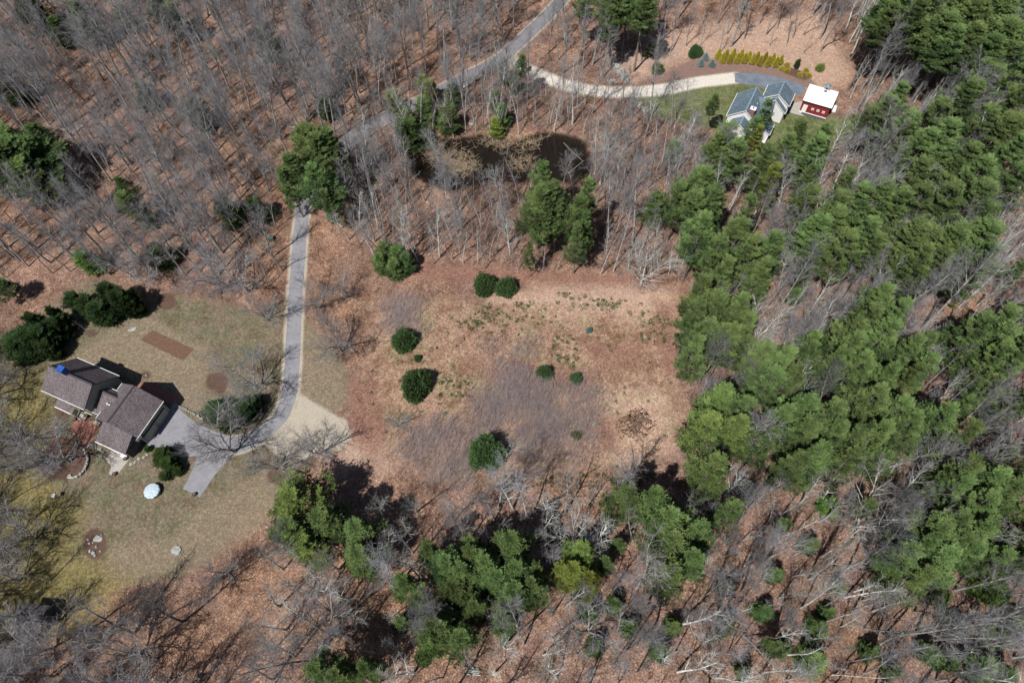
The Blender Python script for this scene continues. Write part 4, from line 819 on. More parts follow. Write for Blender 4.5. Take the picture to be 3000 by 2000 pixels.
# rounded shrubs in the field
def bush_at(px, py, rpx, key, zk, name, phrase, **kw):
    R = rpx * mpp(px, py); fo, st, R0, H0 = BUSH[key]; h = R * zk; p = W(px, py, h * 0.45); return bush(key, p[0], p[1], R / R0, h / H0, name, phrase, **kw)
for i, (x, y, r, lb) in enumerate([(990, 385, 78, "rounded evergreen shrub, left one of the pair at the field's top edge"), (1142, 398, 72, "rounded evergreen shrub, right one of the pair at the field's top edge"),
        (435, 765, 82, "round dark green shrub at the field's left side, above the larger one"), (515, 1075, 108, "large round green shrub at the field's left side with shadow to its right"),
        (1405, 992, 58, "ragged green shrub in mid field, left of a smaller upright one"), (1622, 1030, 42, "small upright dark green shrub in the middle of the field"), (530, 892, 26, "tiny green shrub between the two round shrubs on the left"), (1005, 1535, 122, "largest round evergreen shrub, standing alone low in the field")]):
    a = Z(5, x, y); bush_at(a[0] - 2, a[1] + 2, r / 2.351 * .92, "round%d" % (i % 3), 1.75, "evergreen_shrub", "round green shrub", label=lb, group="rounded shrubs in the field")
a = Z(5, 1710, 702); bush_at(a[0], a[1], 11, "blue0", 1.6, "spruce_sapling", "", label="small blue-grey spruce in the right half of the field", cat="tree", color=(.6, .62, .6))
a = Z(5, 1622, 1425); bush_at(a[0], a[1], 15, "dark0", 1.2, "evergreen_shrub", "", label="small brownish evergreen beside a pale stone low in the field", color=(1.8, 1.3, .9))
a = Z(5, 2025, 1345); bush_at(a[0], a[1], 50, "deadleaf0", 1.1, "dead_leaf_shrub", "", label="wide shrub holding withered brown leaves at the field's lower right")
# planting by the blue-roofed house
gold_l = ["tall"] * 17
for i, (x, y) in enumerate([(385, 240), (495, 240), (590, 243), (700, 243), (807, 258), (920, 268), (1028, 285), (1133, 298), (1243, 315), (442, 300), (543, 303), (643, 305), (745, 305), (857, 318), (955, 338), (1065, 348), (1175, 358)]):
    p = C2(x, y); k = i if i < 9 else i - 9; row = "back" if i < 9 else "front"
    o_ = ["leftmost", "second from left", "third from left", "fourth from left", "fifth from left", "sixth from left", "seventh from left", "eighth from left", "rightmost"][k if (i < 9 or k < 7) else 8]
    bush("gold0", p[0], p[1], 1.2, rng.uniform(.9, 1.1), "golden_conifer", "", cat="tree", group="golden conifers in two rows", label="golden conical conifer, %s in the %s row above the paved turnaround" % (o_, row))
for x, y, l in ((215, 255, "small blue spruce, topmost of three left of the golden rows"), (152, 345, "small blue spruce, lower left of three beside the gravel track"), (305, 350, "small blue spruce, lower right of three beside the gravel track")):
    p = C2(x, y); bush("blue0", p[0], p[1], 1.1, 1.05, "blue_spruce", "", cat="tree", group="three blue spruces", label=l)
for x, y, l in ((1267, 395, "golden ball shrub nearest the golden conifer rows"), (1345, 425, "golden ball shrub second from left in the dark bed"), (1525, 480, "golden ball shrub lowest left of the bed's right group"), (1605, 418, "golden ball shrub highest at the bed's right end"), (1642, 492, "golden ball shrub farthest right in the dark bed"), (1340, 345, "orange-gold ball shrub at the top of the dark bed")):
    p = C2(x, y); bush("goldball0", p[0], p[1], 1.15, 1.2, "golden_shrub", "", group="golden ball shrubs", label=l)
p = C2(1468, 370); bush("dark0", p[0], p[1], 0.28, 0.85, "dwarf_conifer", "", cat="tree", label="small dark green conifer in the bed right of the golden rows")
p = C2(68, 200); bush("round0", p[0], p[1], 0.72, 0.95, "evergreen_shrub", "", label="round dark green shrub left of the blue spruces")
p = C2(1790, 400); bush("yellow0", p[0], p[1], .6, .7, "evergreen_shrub", "", label="yellow-green shrub under bare trunks above the red barn", color=(1.3, 1.1, .8))
p = W(2182 / 1, 45); 
a = (1500 + 1665 / 3.92, 830 / 3.92); p = W(*a); bush("dark0", p[0], p[1], 0.62, 0.9, "evergreen_shrub", "", label="dark green shrub on leaves between gravel track and shaded pines", color=(1.4, 1.5, 1.1))
a = (1500 + 1585 / 3.92, 620 / 3.92); p = W(*a); bush("yellow0", p[0], p[1], 0.6, 0.8, "evergreen_shrub", "", label="bright yellow-green shrub at the foot of the shaded pines", color=(1.5, 1.3, .7))

zl_n = len(PINES)
zl(9, [(2330, 620, 110, 17), (2250, 760, 90, 15), (2120, 700, 90, 14), (2340, 40, 110, 18), (1330, 60, 80, 14), (450, 250, 55, 9, D_, "young"), (700, 480, 50, 7, N_, "young"), (880, 620, 55, 7, D_, "young"), (1080, 900, 45, 6, N_, "young"), (640, 820, 50, 6, D_, "young"), (300, 900, 55, 6, D_, "young"), (560, 1080, 60, 6, D_, "young"), (300, 1180, 60, 7, D_, "young"),
       (930, 1180, 60, 7, N_, "young"), (1000, 1080, 45, 5, D_, "young"), (1780, 980, 60, 8, N_, "young"), (1900, 1180, 60, 8, D_, "young"), (1700, 1350, 60, 8, D_, "young"), (1300, 1350, 55, 7, D_, "young"), (2200, 1250, 70, 9, D_, "young"), (1450, 1480, 50, 6, N_, "young"), (700, 1330, 50, 6, D_, "young"), (1830, 1420, 55, 7, N_, "young"), (2250, 560, 60, 9, Y_, "young")])
zl(8, [(1880, 1020, 60, 7, D_, "young"), (1980, 1180, 60, 7, N_, "young"), (1700, 1080, 70, 8, D_, "young"), (1750, 1320, 60, 6, D_, "young"), (2280, 1180, 60, 7, N_, "young"), (2200, 1350, 60, 7, D_, "young"), (1120, 1180, 70, 9, N_, "young"), (420, 1150, 60, 7, D_, "young"), (560, 1390, 50, 6, D_, "young")])
zl(6, [(2330, 560, 80, 14), (2300, 300, 60, 12), (2340, 1150, 90, 16), (2250, 1250, 80, 15), (2050, 1180, 70, 14), (780, 460, 50, 6, D_, "young"), (820, 350, 50, 6, D_, "young")])
for q in PINES[zl_n:]: pine_at(*q)
# hand-placed bare trees (photo position of the foot)
def foot(px, py, key, s, phrase, group, tilt=(0, 0), color=(1, 1, 1), name="bare_tree", label=None):
    p = W(px, py); return tree_bare(key, p[0], p[1], s, phrase, group, color, name, tilt=tilt, label=label)
g_l = "bare trees around the lawn and driveway"
for px, py, key, s, lb in [(651, 848, "open0", 1.0, "wide bare tree on the wood edge left of the driveway, left of its twin"), (727, 856, "open1", 1.05, "wide bare tree on the wood edge just left of the driveway"),
        (395, 816, "open2", .85, "bare tree at the wood edge above the lawn's dark evergreens"), (472, 814, "open3", .8, "leaning bare tree at the wood edge above the garden plot"),
        (936, 905, "open1", .75, "bare spreading tree right of the driveway's upper stretch"), (787, 940, "open2", .65, "low gnarled bare tree touching the driveway's left edge"), (1000, 1030, "open0", .9, "broad bare tree right of the driveway, above the grass strip"),
        (1005, 880, "open3", .6, "small bare tree between driveway and field's upper left corner"), (753, 1139, "open1", 1.0, "large bare tree on the lawn inside the driveway bend"),
        (689, 1322, "open2", 1.1, "large bare tree shading the driveway below the dark shrubs"), (825, 1384, "open0", .85, "bare tree in a round mulch bed left of the gravel apron"), (935, 1330, "open3", .8, "bare tree at the gravel apron's lower edge"),
        (1162, 1250, "open3", .42, "small bare tree casting a fan shadow in the field's left part"), (204, 1353, "open1", 1.0, "bare tree in the curved stone-edged bed below the patio"), (120, 1375, "open2", .95, "bare tree left of the curved stone-edged bed"),
        (60, 1130, "open3", .6, "small bare tree left of the brown-roofed house"), (983, 1862, "open0", 1.15, "large bare oak on leaves below the big round pines"), (1030, 1868, "wood3", .8, "bare tree just right of the large oak below the round pines"),
        (106, 1580, "open2", .9, "bare tree at the left lawn edge above the shed"), (408, 1922, "open0", 1.1, "large bare tree with long shadow right of the shed"), (340, 2010, "wood2", .9, "bare tree at the bottom edge right of the shed"),
        (-40, 1640, "open3", 1.1, None), (-60, 1760, "open1", 1.2, None), (-120, 1420, "open0", 1.1, None), (60, 2080, "open2", 1.1, None), (200, 2120, "open0", 1.1, None), (470, 2040, "open3", 1.0, None), (-100, 1900, "open1", 1.1, None), (20, 1830, "wood1", .9, None), (-30, 1180, "open2", 1.1, None), (40, 1290, "open1", .8, None), (-20, 1330, "open3", 1.2, None), (-70, 1540, "open1", 1.2, None), (15, 1480, "wood4", .8, None), (150, 1700, "wood0", .8, None), (60, 1700, "open0", .9, None),
        (260, 1850, "wood5", .9, None), (150, 1900, "open2", .9, None), (-60, 2000, "open2", 1.2, None), (330, 2130, "open1", 1.2, None), (540, 2130, "open0", 1.1, None), (-80, 1060, "open1", 1.0, None)]:
    foot(px, py, key, s, "bare spreading tree", g_l, label=lb)
foot(664, 1682, "open3", .72, "", g_l, label="low many-stemmed bare tree at the lawn's lower edge near the white boulder", tilt=(0, -0.25))
foot(272, 986, "maple0", .5, "", g_l, color=(.8, .75, .85), label="small purple-grey tree in front of the dark evergreen belt")
g_p = "pale bare trees"
for px, py, key, s, lb in [(1876, 833, "pale1", 1.0, "big pale lichen-grey tree at the field's upper right corner"), (1676, 1590, "pale1", .85, "pale many-branched tree below the field, lit against black shade"), (1208, 1575, "pale0", .65, "pale forked tree right of the two round pines"), (1298, 1580, "pale2", .6, "pale tree with spread arms below the field, beside pine tops"),
        (1745, 1560, "pale2", .6, "smaller pale tree right of the lit many-branched one"), (1357, 772, "maple1", 1.1, "slim pale tree at the wood edge above the paired shrubs"), (1775, 745, "dead0", .9, "white dead-limbed tree right of the twin pines"), (1840, 790, "dead1", .6, "small dead-limbed tree left of the big pale corner tree"),
        (2215, 1000, "pale1", .95, "pale tree with long curved limbs in the gap of the pine belt"), (2085, 1175, "pale1", .6, "pale tree filling the notch at the field's right edge"), (2498, 1548, "pale1", 1.1, "broad pale tree fanning to the right in the lower right wood"),
        (2130, 690, "dead0", .8, "white dead tree tangled between pines below the white house"), (2215, 620, "dead1", .75, "bleached dead tree in pine shade below the white house"), (2260, 690, "dead0", .6, "short bleached snag among the pines below the barn"), (1719, 1852, "open1", .95, "bare tree spreading radially at the bottom, right of centre"), (1621, 1869, "pale2", .75, "pale leaning tree at the bottom centre with a thick short trunk"),
        (1150, 1890, "pale0", .6, "pale small tree standing in black shade at the bottom left of centre"), (1285, 470, "pale2", .8, "pale tree rising from the marsh's upper left shore"), (1160, 1800, "pale2", .55, "pale twiggy tree above the small one in bottom shade"), (1530, 640, "pale0", .55, "pale tree on the marsh's lower right shore left of the twin pines")]:
    foot(px, py, key, s, "pale bare tree", g_p, label=lb)
for px, py, s, tl, lb in [(2180, 1862, .9, (0.05, 0.45), "white birch leaning right across the lower right wood"), (2440, 1975, .9, (0, 0.4), "white birch leaning right at the bottom edge"), (215, 1960, .8, (0, -.1), "white birch clump at the bottom left corner"), (300, 2000, .8, (0, .35), "white birch at the bottom left leaning over leaves"), (90, 660, .9, (0, -.1), "white birch at the left edge below the dark pine clump"),
        (620, 540, .9, (0, 0), "forked white birch in the upper left wood left of the roadside pine"), (2890, 560, .8, (0, 0.1), "white birch near the right edge among dark pines"), (2600, 1400, .9, (0, .25), "white birch with bright trunk between pines at the right"), (160, 80, .9, (0, 0), "white birch near the top left corner"), (1180, 60, .9, (0, -.1), "slender white birch left of the paved lane at the top")]:
    p = W(px, py); tree_bare("birch%d" % rng.randint(2), p[0], p[1], s, "white birch", "white birches", name="birch_tree", tilt=tl, label=lb)

# ------------------------------------------------------------------ the woods filled tree by tree
KEEP = [P_LAWN, P_STRIP, P_FIELD, P_LAWN2, P_MULCH, P_APRON] + P_MARSH + [wp([(900, 1100), (1560, 1060), (1560, 1150), (900, 1170)]), wp([(1100, 640), (1560, 655), (1560, 700), (850, 700), (800, 1000), (720, 1060), (640, 1200), (420, 1340), (640, 1300), (620, 1560), (520, 1568), (470, 1400), (600, 1180), (690, 1080), (710, 560), (860, 620)]), wp([(1600, 128), (1880, 130), (1960, 200), (1880, 210), (1700, 170)]), wp([(700, 600), (880, 650), (840, 1100), (700, 1000)])]
ZONES = [  # polygon, spacing, [(variant prefix, weight)], group phrase
    ([(-80, -60), (1270, -60), (1150, 110), (1000, 190), (830, 275), (700, 470), (655, 500), (640, 600), (480, 650), (330, 640), (150, 625), (-80, 650)], 3.0, [("wood", 8), ("slim", 4), ("birch", .2)]),
    ([(1330, -60), (1980, -60), (1940, 60), (1900, 128), (1600, 126), (1480, 150), (1300, 175), (1210, 150)], 4.0, [("wood", 5), ("slim", 4)]),
    ([(850, 290), (1000, 215), (1150, 160), (1300, 215), (1450, 230), (1560, 300), (1570, 640), (1400, 640), (880, 600), (720, 520), (720, 420)], 2.35, [("wood", 2), ("slim", 3), ("maple", 5), ("pale", 1.5)]),
    ([(1560, 290), (1700, 340), (1900, 350), (1960, 200), (1930, 60), (2000, -60), (2450, -60), (2450, 1620), (1600, 1620), (1600, 1100), (1560, 640)], 2.75, [("wood", 4), ("slim", 3), ("pale", 5), ("dead", 1.5), ("birch", .4)]),
    ([(640, 1260), (900, 1180), (1400, 1120), (1600, 1100), (1650, 1620), (600, 1620)], 3.0, [("wood", 3), ("pale", 4), ("slim", 2), ("dead", 1)]),
    ([(-80, 1420), (200, 1430), (440, 1400), (420, 1700), (-80, 1700)], 3.4, [("wood", 4), ("pale", 1), ("slim", 2)]),
    ([(-330, 700), (-25, 840), (-10, 1150), (-20, 1440), (-60, 1750), (-330, 1750)], 3.4, [("wood", 4), ("slim", 1)]),
    ([(560, 520), (690, 520), (640, 660), (560, 660)], 5, [("slim", 1)]),
]
PTS = [W(*x[4])[:2] for x in []]
spots = []
used = [np.array(it[0].location[:2]) for it in ITEMS if it[0].name.startswith(("bare", "birch"))]
cell = {}
def ok(p, sp):
    k = (int(p[0] // 5), int(p[1] // 5))
    for i in (-1, 0, 1):
        for j in (-1, 0, 1):
            for q in cell.get((k[0] + i, k[1] + j), []):
                if (q[0] - p[0]) ** 2 + (q[1] - p[1]) ** 2 < sp * sp: return False
    return True
def put(p): cell.setdefault((int(p[0] // 5), int(p[1] // 5)), []).append(p)
for u_ in used: put(u_)
conif = np.array([it[0].location[:2] for it in ITEMS if it[0].name.startswith('pine')])
for poly, sp, mixv in ZONES:
    wpoly = wp(poly); xs = [q[0] for q in wpoly]; ys = [q[1] for q in wpoly]
    area = (max(xs) - min(xs)) * (max(ys) - min(ys)); n = int(area / (sp * sp) * 6)
    c = np.column_stack([rng.uniform(min(xs), max(xs), n), rng.uniform(min(ys), max(ys), n)]); c = c[in_poly(c, wpoly)]
    for kp in KEEP: c = c[~in_poly(c, kp)]
    c = c[(seg_dist(c, ROAD, False) > 2.2) & (seg_dist(c, GRAVEL, False) > 2.4) & (seg_dist(c, DRIVE, False) > 3)]
    for hx, hy, hr in ((-73, 51, 15), (58, 114, 9), (71, 115, 7)): c = c[np.hypot(c[:, 0] - hx, c[:, 1] - hy) > hr]
    w = np.array([b for a_, b in mixv], float); w /= w.sum()
    bad = np.zeros(len(c), bool); low = rng.uniform(0, 1, len(c))
    for hh in (3, 7, 11):
        pv = np.array([W(*PX(q[0], q[1], hh))[:2] for q in c]) if len(c) else c
        if not len(c): break
        bad |= in_poly(pv, P_FIELD) & (low < .8); bad |= in_poly(pv, P_MARSH[0]) & ((low < .75) | (hh < 6)); bad |= (seg_dist(pv, ROAD, False) < 2.2) & (low < .2); bad |= (seg_dist(pv, GRAVEL, False) < 2.2) & (low < .75); bad |= (seg_dist(pv, DRIVE, False) < 3)
        bad |= in_poly(pv, P_LAWN2) & (low < .7); bad |= in_poly(pv, P_LAWN) & (low < (.2 if poly[0][0] < -50 and poly[0][1] > 600 else .8))
        for hx, hy, hr in ((57, 113, 9), (71, 115, 7)): bad |= np.hypot(pv[:, 0] - hx, pv[:, 1] - hy) < hr
    for q in ((915, 500, 6.0), (1600, 590, 6.5), (1695, 640, 5.5), (70, 470, 11.0), (485, 45, 4.5), (385, 590, 4.5), (180, 60, 4.0), (1270, 430, 5)):
        if len(c):
            e_ = W(q[0], q[1])[:2]
            for hh in (4, 8, 12): bad |= np.hypot(*(np.array([W(*PX(w_[0], w_[1], hh))[:2] for w_ in c]) - e_).T) < q[2]
    if len(c): bad |= np.min(np.hypot(c[:, None, 0] - conif[None, :, 0], c[:, None, 1] - conif[None, :, 1]), 1) < 2.6
    c = c[~bad]
    for p in c:
        if ok(p, sp * rng.uniform(0.7, 1.25)):
            put(p); spots.append((p[0], p[1], mixv[rng.choice(len(mixv), p=w)][0]))
def size_key(s): return math.hypot(s[0], math.hypot(s[1], CH)) + (0 if -60 < PX(s[0], s[1])[0] < 3060 and PX(s[0], s[1])[1] < 2060 else 500)
spots.sort(key=size_key)
NV = {"wood": 7, "slim": 3, "pale": 3, "maple": 2, "dead": 2, "birch": 2}
n_used = len([1 for it in ITEMS if it[0].name.startswith("bare")])
PH = {"wood": "bare grey tree", "slim": "slim bare tree", "pale": "pale bare tree", "maple": "purple-twigged tree", "dead": "dead-limbed tree", "birch": "white birch"}
rest = []
for i, (x, y, k) in enumerate(spots):
    key = k + str(rng.randint(NV[k])); s = rng.uniform(0.62, 1.2)
    if key == "pale1": key = "pale0"
    if i < 300 - n_used:
        _c = rng.choice([.62, .8, 1.0, 1.25]) * (.6 if x < -38 and y < 46 else 1); tree_bare(key, x, y, s, PH[k], "bare trees of the wood" if k != "birch" else "white birches", color=(_c, _c, _c), name="birch_tree" if k == "birch" else "bare_tree", tilt=(rng.normal(0, .04), rng.normal(0, .04)))  # lower-left trees tinted darker, deeper shade put into their colour
    else: rest.append((x, y, key, s))
print("SPOTS", len(spots), "rest", len(rest), "items", len(ITEMS))

# the far remainder of the wood: one object
def merged(name, lst, label, cat, sources):
    VS, FS, MI, mats, b = [], [], [], [], 0
    for (x, y, key, s) in lst:
        tv, tf, lv, lf, nthick = sources[key][3]; bark, twig = sources[key][4]
        for mm in (bark, twig):
            if mm not in mats: mats.append(mm)
        a = rng.uniform(0, 6.28); R_ = np.array([[math.cos(a), -math.sin(a), 0], [math.sin(a), math.cos(a), 0], [0, 0, 1]])
        v = np.concatenate([tv, lv]) @ R_.T * s + np.array([x, y, 0]); f = np.concatenate([tf, lf + len(tv)]) + b
        mi = np.full(len(f), mats.index(bark)); mi[len(tf) + nthick:] = mats.index(twig)
        VS.append(v); FS.append(f); MI.append(mi); b += len(v)
    me = mesh_np(name, np.concatenate(VS), np.concatenate(FS), [M[q] for q in mats], None, 4); me.polygons.foreach_set("material_index", np.concatenate(MI).astype(np.int32))
    return tag(link(name, me), label, cat, kind="stuff")
def far_mass(name, lst, label, cat):
    keys = sorted(BARE); src = bpy.data.collections.new("far_tree_kinds")
    for k_, key in enumerate(keys):
        tv, tf, lv, lf, nt_ = BARE[key][3]; me = mesh_np("far_%02d_%s" % (k_, key), np.concatenate([tv, lv]), np.concatenate([tf, lf + len(tv)]), [M[BARE[key][4][0]], M[BARE[key][4][1]]], None, 4)
        mi = np.zeros(len(tf) + len(lf), np.int32); mi[len(tf) + nt_:] = 1; me.polygons.foreach_set("material_index", mi); src.objects.link(bpy.data.objects.new("far_%02d" % k_, me))
    me = bpy.data.meshes.new(name); me.vertices.add(len(lst)); me.vertices.foreach_set("co", np.array([(a, b, 0.0) for a, b, _, _ in lst], np.float32).ravel())
    for an, ty, vals in (("kind_index", 'INT', [keys.index(q[2]) for q in lst]), ("turn", 'FLOAT', rng.uniform(0, 6.28, len(lst))), ("size", 'FLOAT', [q[3] for q in lst])):
        at = me.attributes.new(an, ty, 'POINT'); at.data.foreach_set("value", np.array(vals, np.int32 if ty == 'INT' else np.float32))
    ng = bpy.data.node_groups.new("far_trees", 'GeometryNodeTree'); ng.interface.new_socket("Geometry", in_out='INPUT', socket_type='NodeSocketGeometry'); ng.interface.new_socket("Geometry", in_out='OUTPUT', socket_type='NodeSocketGeometry')
    n = ng.nodes; gi = n.new("NodeGroupInput"); go = n.new("NodeGroupOutput"); io = n.new("GeometryNodeInstanceOnPoints"); ci = n.new("GeometryNodeCollectionInfo"); ci.inputs["Collection"].default_value = src
    ci.inputs["Separate Children"].default_value = True; ci.inputs["Reset Children"].default_value = True; io.inputs["Pick Instance"].default_value = True
    def na(nm, ty):
        q = n.new("GeometryNodeInputNamedAttribute"); q.data_type = ty; q.inputs["Name"].default_value = nm; return q.outputs["Attribute"]
    cx = n.new("ShaderNodeCombineXYZ"); cz = n.new("ShaderNodeCombineXYZ"); L_ = ng.links.new
    L_(gi.outputs[0], io.inputs["Points"]); L_(ci.outputs[0], io.inputs["Instance"]); L_(na("kind_index", 'INT'), io.inputs["Instance Index"]); L_(na("turn", 'FLOAT'), cx.inputs["Z"]); L_(cx.outputs[0], io.inputs["Rotation"])
    sz = na("size", 'FLOAT')
    for a_ in "XYZ": L_(sz, cz.inputs[a_])
    L_(cz.outputs[0], io.inputs["Scale"]); L_(io.outputs[0], go.inputs[0])
    o = link(name, me); md = o.modifiers.new("trees", 'NODES'); md.node_group = ng
    return tag(o, label, cat, kind="stuff")
if rest: far_mass("far_wood", rest, "mass of bare grey trees filling the far wood", "wood")

# ------------------------------------------------------------------ stuff: brush, brambles, tussocks, low plants
def scatter(polys, n, keep=(), seed=1, pad=0.0):
    r = np.random.RandomState(seed); out = []
    areas = []
    for q in polys:
        xs = [a[0] for a in q]; ys = [a[1] for a in q]; x = np.array(xs); y = np.array(ys); areas.append(abs(np.dot(x, np.roll(y, 1)) - np.dot(y, np.roll(x, 1))) / 2)
    for q, a in zip(polys, areas):
        m = int(n * a / sum(areas)); xs = [p[0] for p in q]; ys = [p[1] for p in q]; c = np.column_stack([r.uniform(min(xs), max(xs), m * 4 + 10), r.uniform(min(ys), max(ys), m * 4 + 10)]); c = c[in_poly(c, q)]
        for kp in keep: c = c[~in_poly(c, kp)]
        out.append(c[:m])
    return np.concatenate(out)
def stems(name, pts, h, lean, rad, mat, label, cat, per=3, spread=0.25, seed=4, curve=0.3, bias=(0, 0), soft=0.0):
    r = np.random.RandomState(seed); n = len(pts) * per; b = np.repeat(pts + r.randn(len(pts), 2) * soft, per, 0) + r.randn(n, 2) * spread
    H_ = h * r.uniform(.5, 1.3, n); d = r.randn(n, 2) * lean + np.array(bias); p0 = np.column_stack([b, np.full(n, -0.05)]); p1 = np.column_stack([b + d * H_[:, None] * .45, H_ * .6]); p2 = np.column_stack([b + d * H_[:, None] * (1 + curve), H_ * (1 - .1 * curve)])
    seg = np.concatenate([np.column_stack([p0, p1, np.full(n, rad), np.full(n, rad * .8)]), np.column_stack([p1, p2, np.full(n, rad * .8), np.full(n, rad * .4)])])
    v, f = segs_mesh(seg, 3); return tag(link(name, mesh_np(name, v, f, mat, None, 4)), label, cat, kind="stuff")
BR = [wp([(1110, 860), (1200, 850), (1250, 880), (1370, 900), (1370, 960), (1340, 1060), (1220, 1090), (1180, 1020), (1090, 1000), (1090, 910)]), wp([(930, 990), (1060, 975), (1090, 1020), (1070, 1120), (960, 1100), (925, 1040)]), wp([(1120, 790), (1210, 780), (1230, 820), (1130, 830)]), wp([(880, 700), (960, 690), (960, 760), (900, 770)])]
_bp = scatter(BR, 9500, seed=2); _bm = np.sin(_bp[:, 0] * .55 + 1.3 * np.sin(_bp[:, 1] * .4)) + np.sin(_bp[:, 1] * .8 + 1.7 * np.sin(_bp[:, 0] * .33 + 2)) + .6 * np.sin(_bp[:, 0] * 1.7 + _bp[:, 1] * 1.3)
_bp = _bp[_bm > -0.6 + np.random.RandomState(5).randn(len(_bp)) * .3]
stems("brambles", _bp, 1.5, 0.22, 0.013, M['stem'], "purple-grey bramble stems standing in the field", "brambles", per=4, bias=(0.12, 0.3), soft=1.7)
stems("dry_stalks", scatter([P_FIELD], 2600, seed=8), 0.55, 0.5, 0.012, M['straw'], "dry straw-coloured stalks scattered over the field", "dry grass", per=3, spread=0.5)
TUS = [wp([(960, 335), (1000, 332), (1070, 362), (1100, 385), (1050, 402), (1010, 378), (965, 358)]), wp([(1100, 322), (1180, 325), (1250, 322), (1240, 335), (1180, 338), (1110, 335)]), wp([(1172, 368), (1208, 362), (1225, 380), (1190, 395)])]
stems("marsh_grass", scatter(TUS, 520, seed=12), 0.75, 0.9, 0.022, M['straw'], "pale tussocks of dead marsh grass in the pond", "marsh grass", per=5, spread=0.12, soft=1.1)
def brush(name, pts, keys, label, cat, smin, smax):
    lst = [(p[0], p[1], keys[rng.randint(len(keys))], rng.uniform(smin, smax)) for p in pts]; return merged(name, lst, label, cat, BARE)
zz = [wp(ZONES[i][0]) for i in range(len(ZONES))]
brush("undergrowth", scatter([zz[0]], 330, KEEP, 21), ["shrub0", "shrub1"], "thin purple-grey undergrowth in the upper left wood", "undergrowth", .7, 1.3)
brush("undergrowth", scatter([zz[2]], 260, P_MARSH, 22), ["shrub0", "shrub1"], "reddish twiggy undergrowth around the marsh", "undergrowth", .7, 1.4)
brush("undergrowth", scatter([zz[3], zz[4]], 560, KEEP, 23), ["shrub0", "shrub1"], "tangled bare undergrowth between the pines at the right", "undergrowth", .7, 1.5)
def ground_cover(name, pts, size, n, mat, label, seed):
    r = np.random.RandomState(seed); k = len(pts); c = np.repeat(pts, n, 0); rad = np.repeat(size * r.uniform(.4, 1.4, k), n); a = r.uniform(0, 6.28, k * n); q = np.sqrt(r.uniform(0, 1, k * n)) * rad
    pos = np.column_stack([c[:, 0] + np.cos(a) * q, c[:, 1] + np.sin(a) * q, r.uniform(0.02, 0.35, k * n) * rad / size * .8]); dirs = np.column_stack([np.cos(a) * .5, np.sin(a) * .5, np.ones(k * n)])
    v, f, t = blades(pos, dirs, 0.16, 0.10, 3, r, r.uniform(0, 1, k * n), 1.2); tag(link(name, mesh_np(name, v, f, mat, {"tint": t}, 3)), label, "ground plants", kind="stuff")
GC = [wp([(1120, 700), (1230, 690), (1200, 740), (1060, 770), (1040, 745)]), wp([(1280, 670), (1440, 690), (1420, 720), (1280, 705)]), wp([(1270, 770), (1340, 770), (1320, 850), (1270, 830)]), wp([(1000, 850), (1100, 870), (1090, 920), (1010, 910)]), wp([(1470, 700), (1540, 720), (1540, 790), (1470, 790)]), wp([(1160, 1090), (1500, 1080), (1500, 1110), (1160, 1130)]), P_FIELD]
pts_gc = np.concatenate([scatter(GC[:6], 330, seed=31), scatter(GC[6:], 130, seed=32)])
ground_cover("ground_plants", pts_gc, 0.42, 26, M['laurel'], "small low green plants dotted over the field", 5)
ground_cover("green_understorey", scatter([zz[3], zz[4], zz[2], zz[0]], 900, KEEP, 41), 1.5, 70, M['needles'], "low green understorey on the forest floor", 6)

# ------------------------------------------------------------------ small things
def thing(o, label, cat, group=None): return tag(o, label, cat, group)
# round silver-covered thing on the lawn
p = W(451, 1441); r0 = 1.25; m_ = MB(); n = 28
m_.tube([(p[0], p[1], 0), (p[0], p[1], 0.85)], [r0, r0 * 1.02], n)
tb = empty("hot_tub", (p[0], p[1], 0)); tag(tb, "round tub under a wrinkled silver-blue cover on the lower left lawn", "tub")
m_ = MB(); m_.tube([(0, 0, 0), (0, 0, 0.8)], [r0, r0], n); m_.build("tub_wall", M['weathered'], tb)
m_ = MB(); ring = []
for k, (rr_, z_) in enumerate([(1.06, .62), (1.08, .83), (.98, .93), (.5, 1.02)]):
    ring.append([(math.cos(6.283 * j / n) * r0 * rr_ * (1 + (.035 * math.sin(j * 2.3) if k < 2 else 0)), math.sin(6.283 * j / n) * r0 * rr_ * (1 + (.035 * math.sin(j * 2.3) if k < 2 else 0)), z_ + .02 * math.sin(j * 3.1)) for j in range(n)])
vs = [q for rg_ in ring for q in rg_] + [(0, 0, 1.05)]; fs = [(k * n + j, k * n + (j + 1) % n, (k + 1) * n + (j + 1) % n, (k + 1) * n + j) for k in range(3) for j in range(n)] + [(3 * n + j, 3 * n + (j + 1) % n, 4 * n) for j in range(n)]
m_.add(vs, fs).build("cover", M['silver'], tb)
def boulder(px, py, r, label, sq=.5, el=1.3, rz=.5, seed=1, group=None, name="boulder", mat='rock'):
    p = W(px, py); o = MB().rock((0, 0, 0), r, sq, seed, el, rz).build(name, M[mat], loc=(p[0], p[1], 0.02)); tag(o, label, "rock", group); return o
boulder(518, 1610, 0.72, "flat white boulder on the lawn's lower right", .4, 1.2, 1.2, 1)
boulder(413, 1826, 0.7, "pale grey boulder on shaded leaves below the lawn", .6, .8, 1.0, 2)
boulder(288, 1577, 0.5, "largest grey rock in the round stone-dotted bed", .5, 1.4, -.3, 3)
boulder(204, 1396, 0.42, "greenish rock at the end of the curved stone edging", .8, 1, 0, 4)
boulder(1738, 1241, 0.4, "pale stone at the right end of the field brambles", .5, 1, 0, 5)
boulder(1928, 856, 0.3, "small grey stone at the field's upper right edge", .5, 1, 0, 6)
boulder(590, 163, 0.9, "whitish rock pile stone in the upper left wood", .5, 1.4, 0, 7)
boulder(1382, 365, 0.5, "pale stone on leaves above the marsh", .5, 1.4, 0, 8)
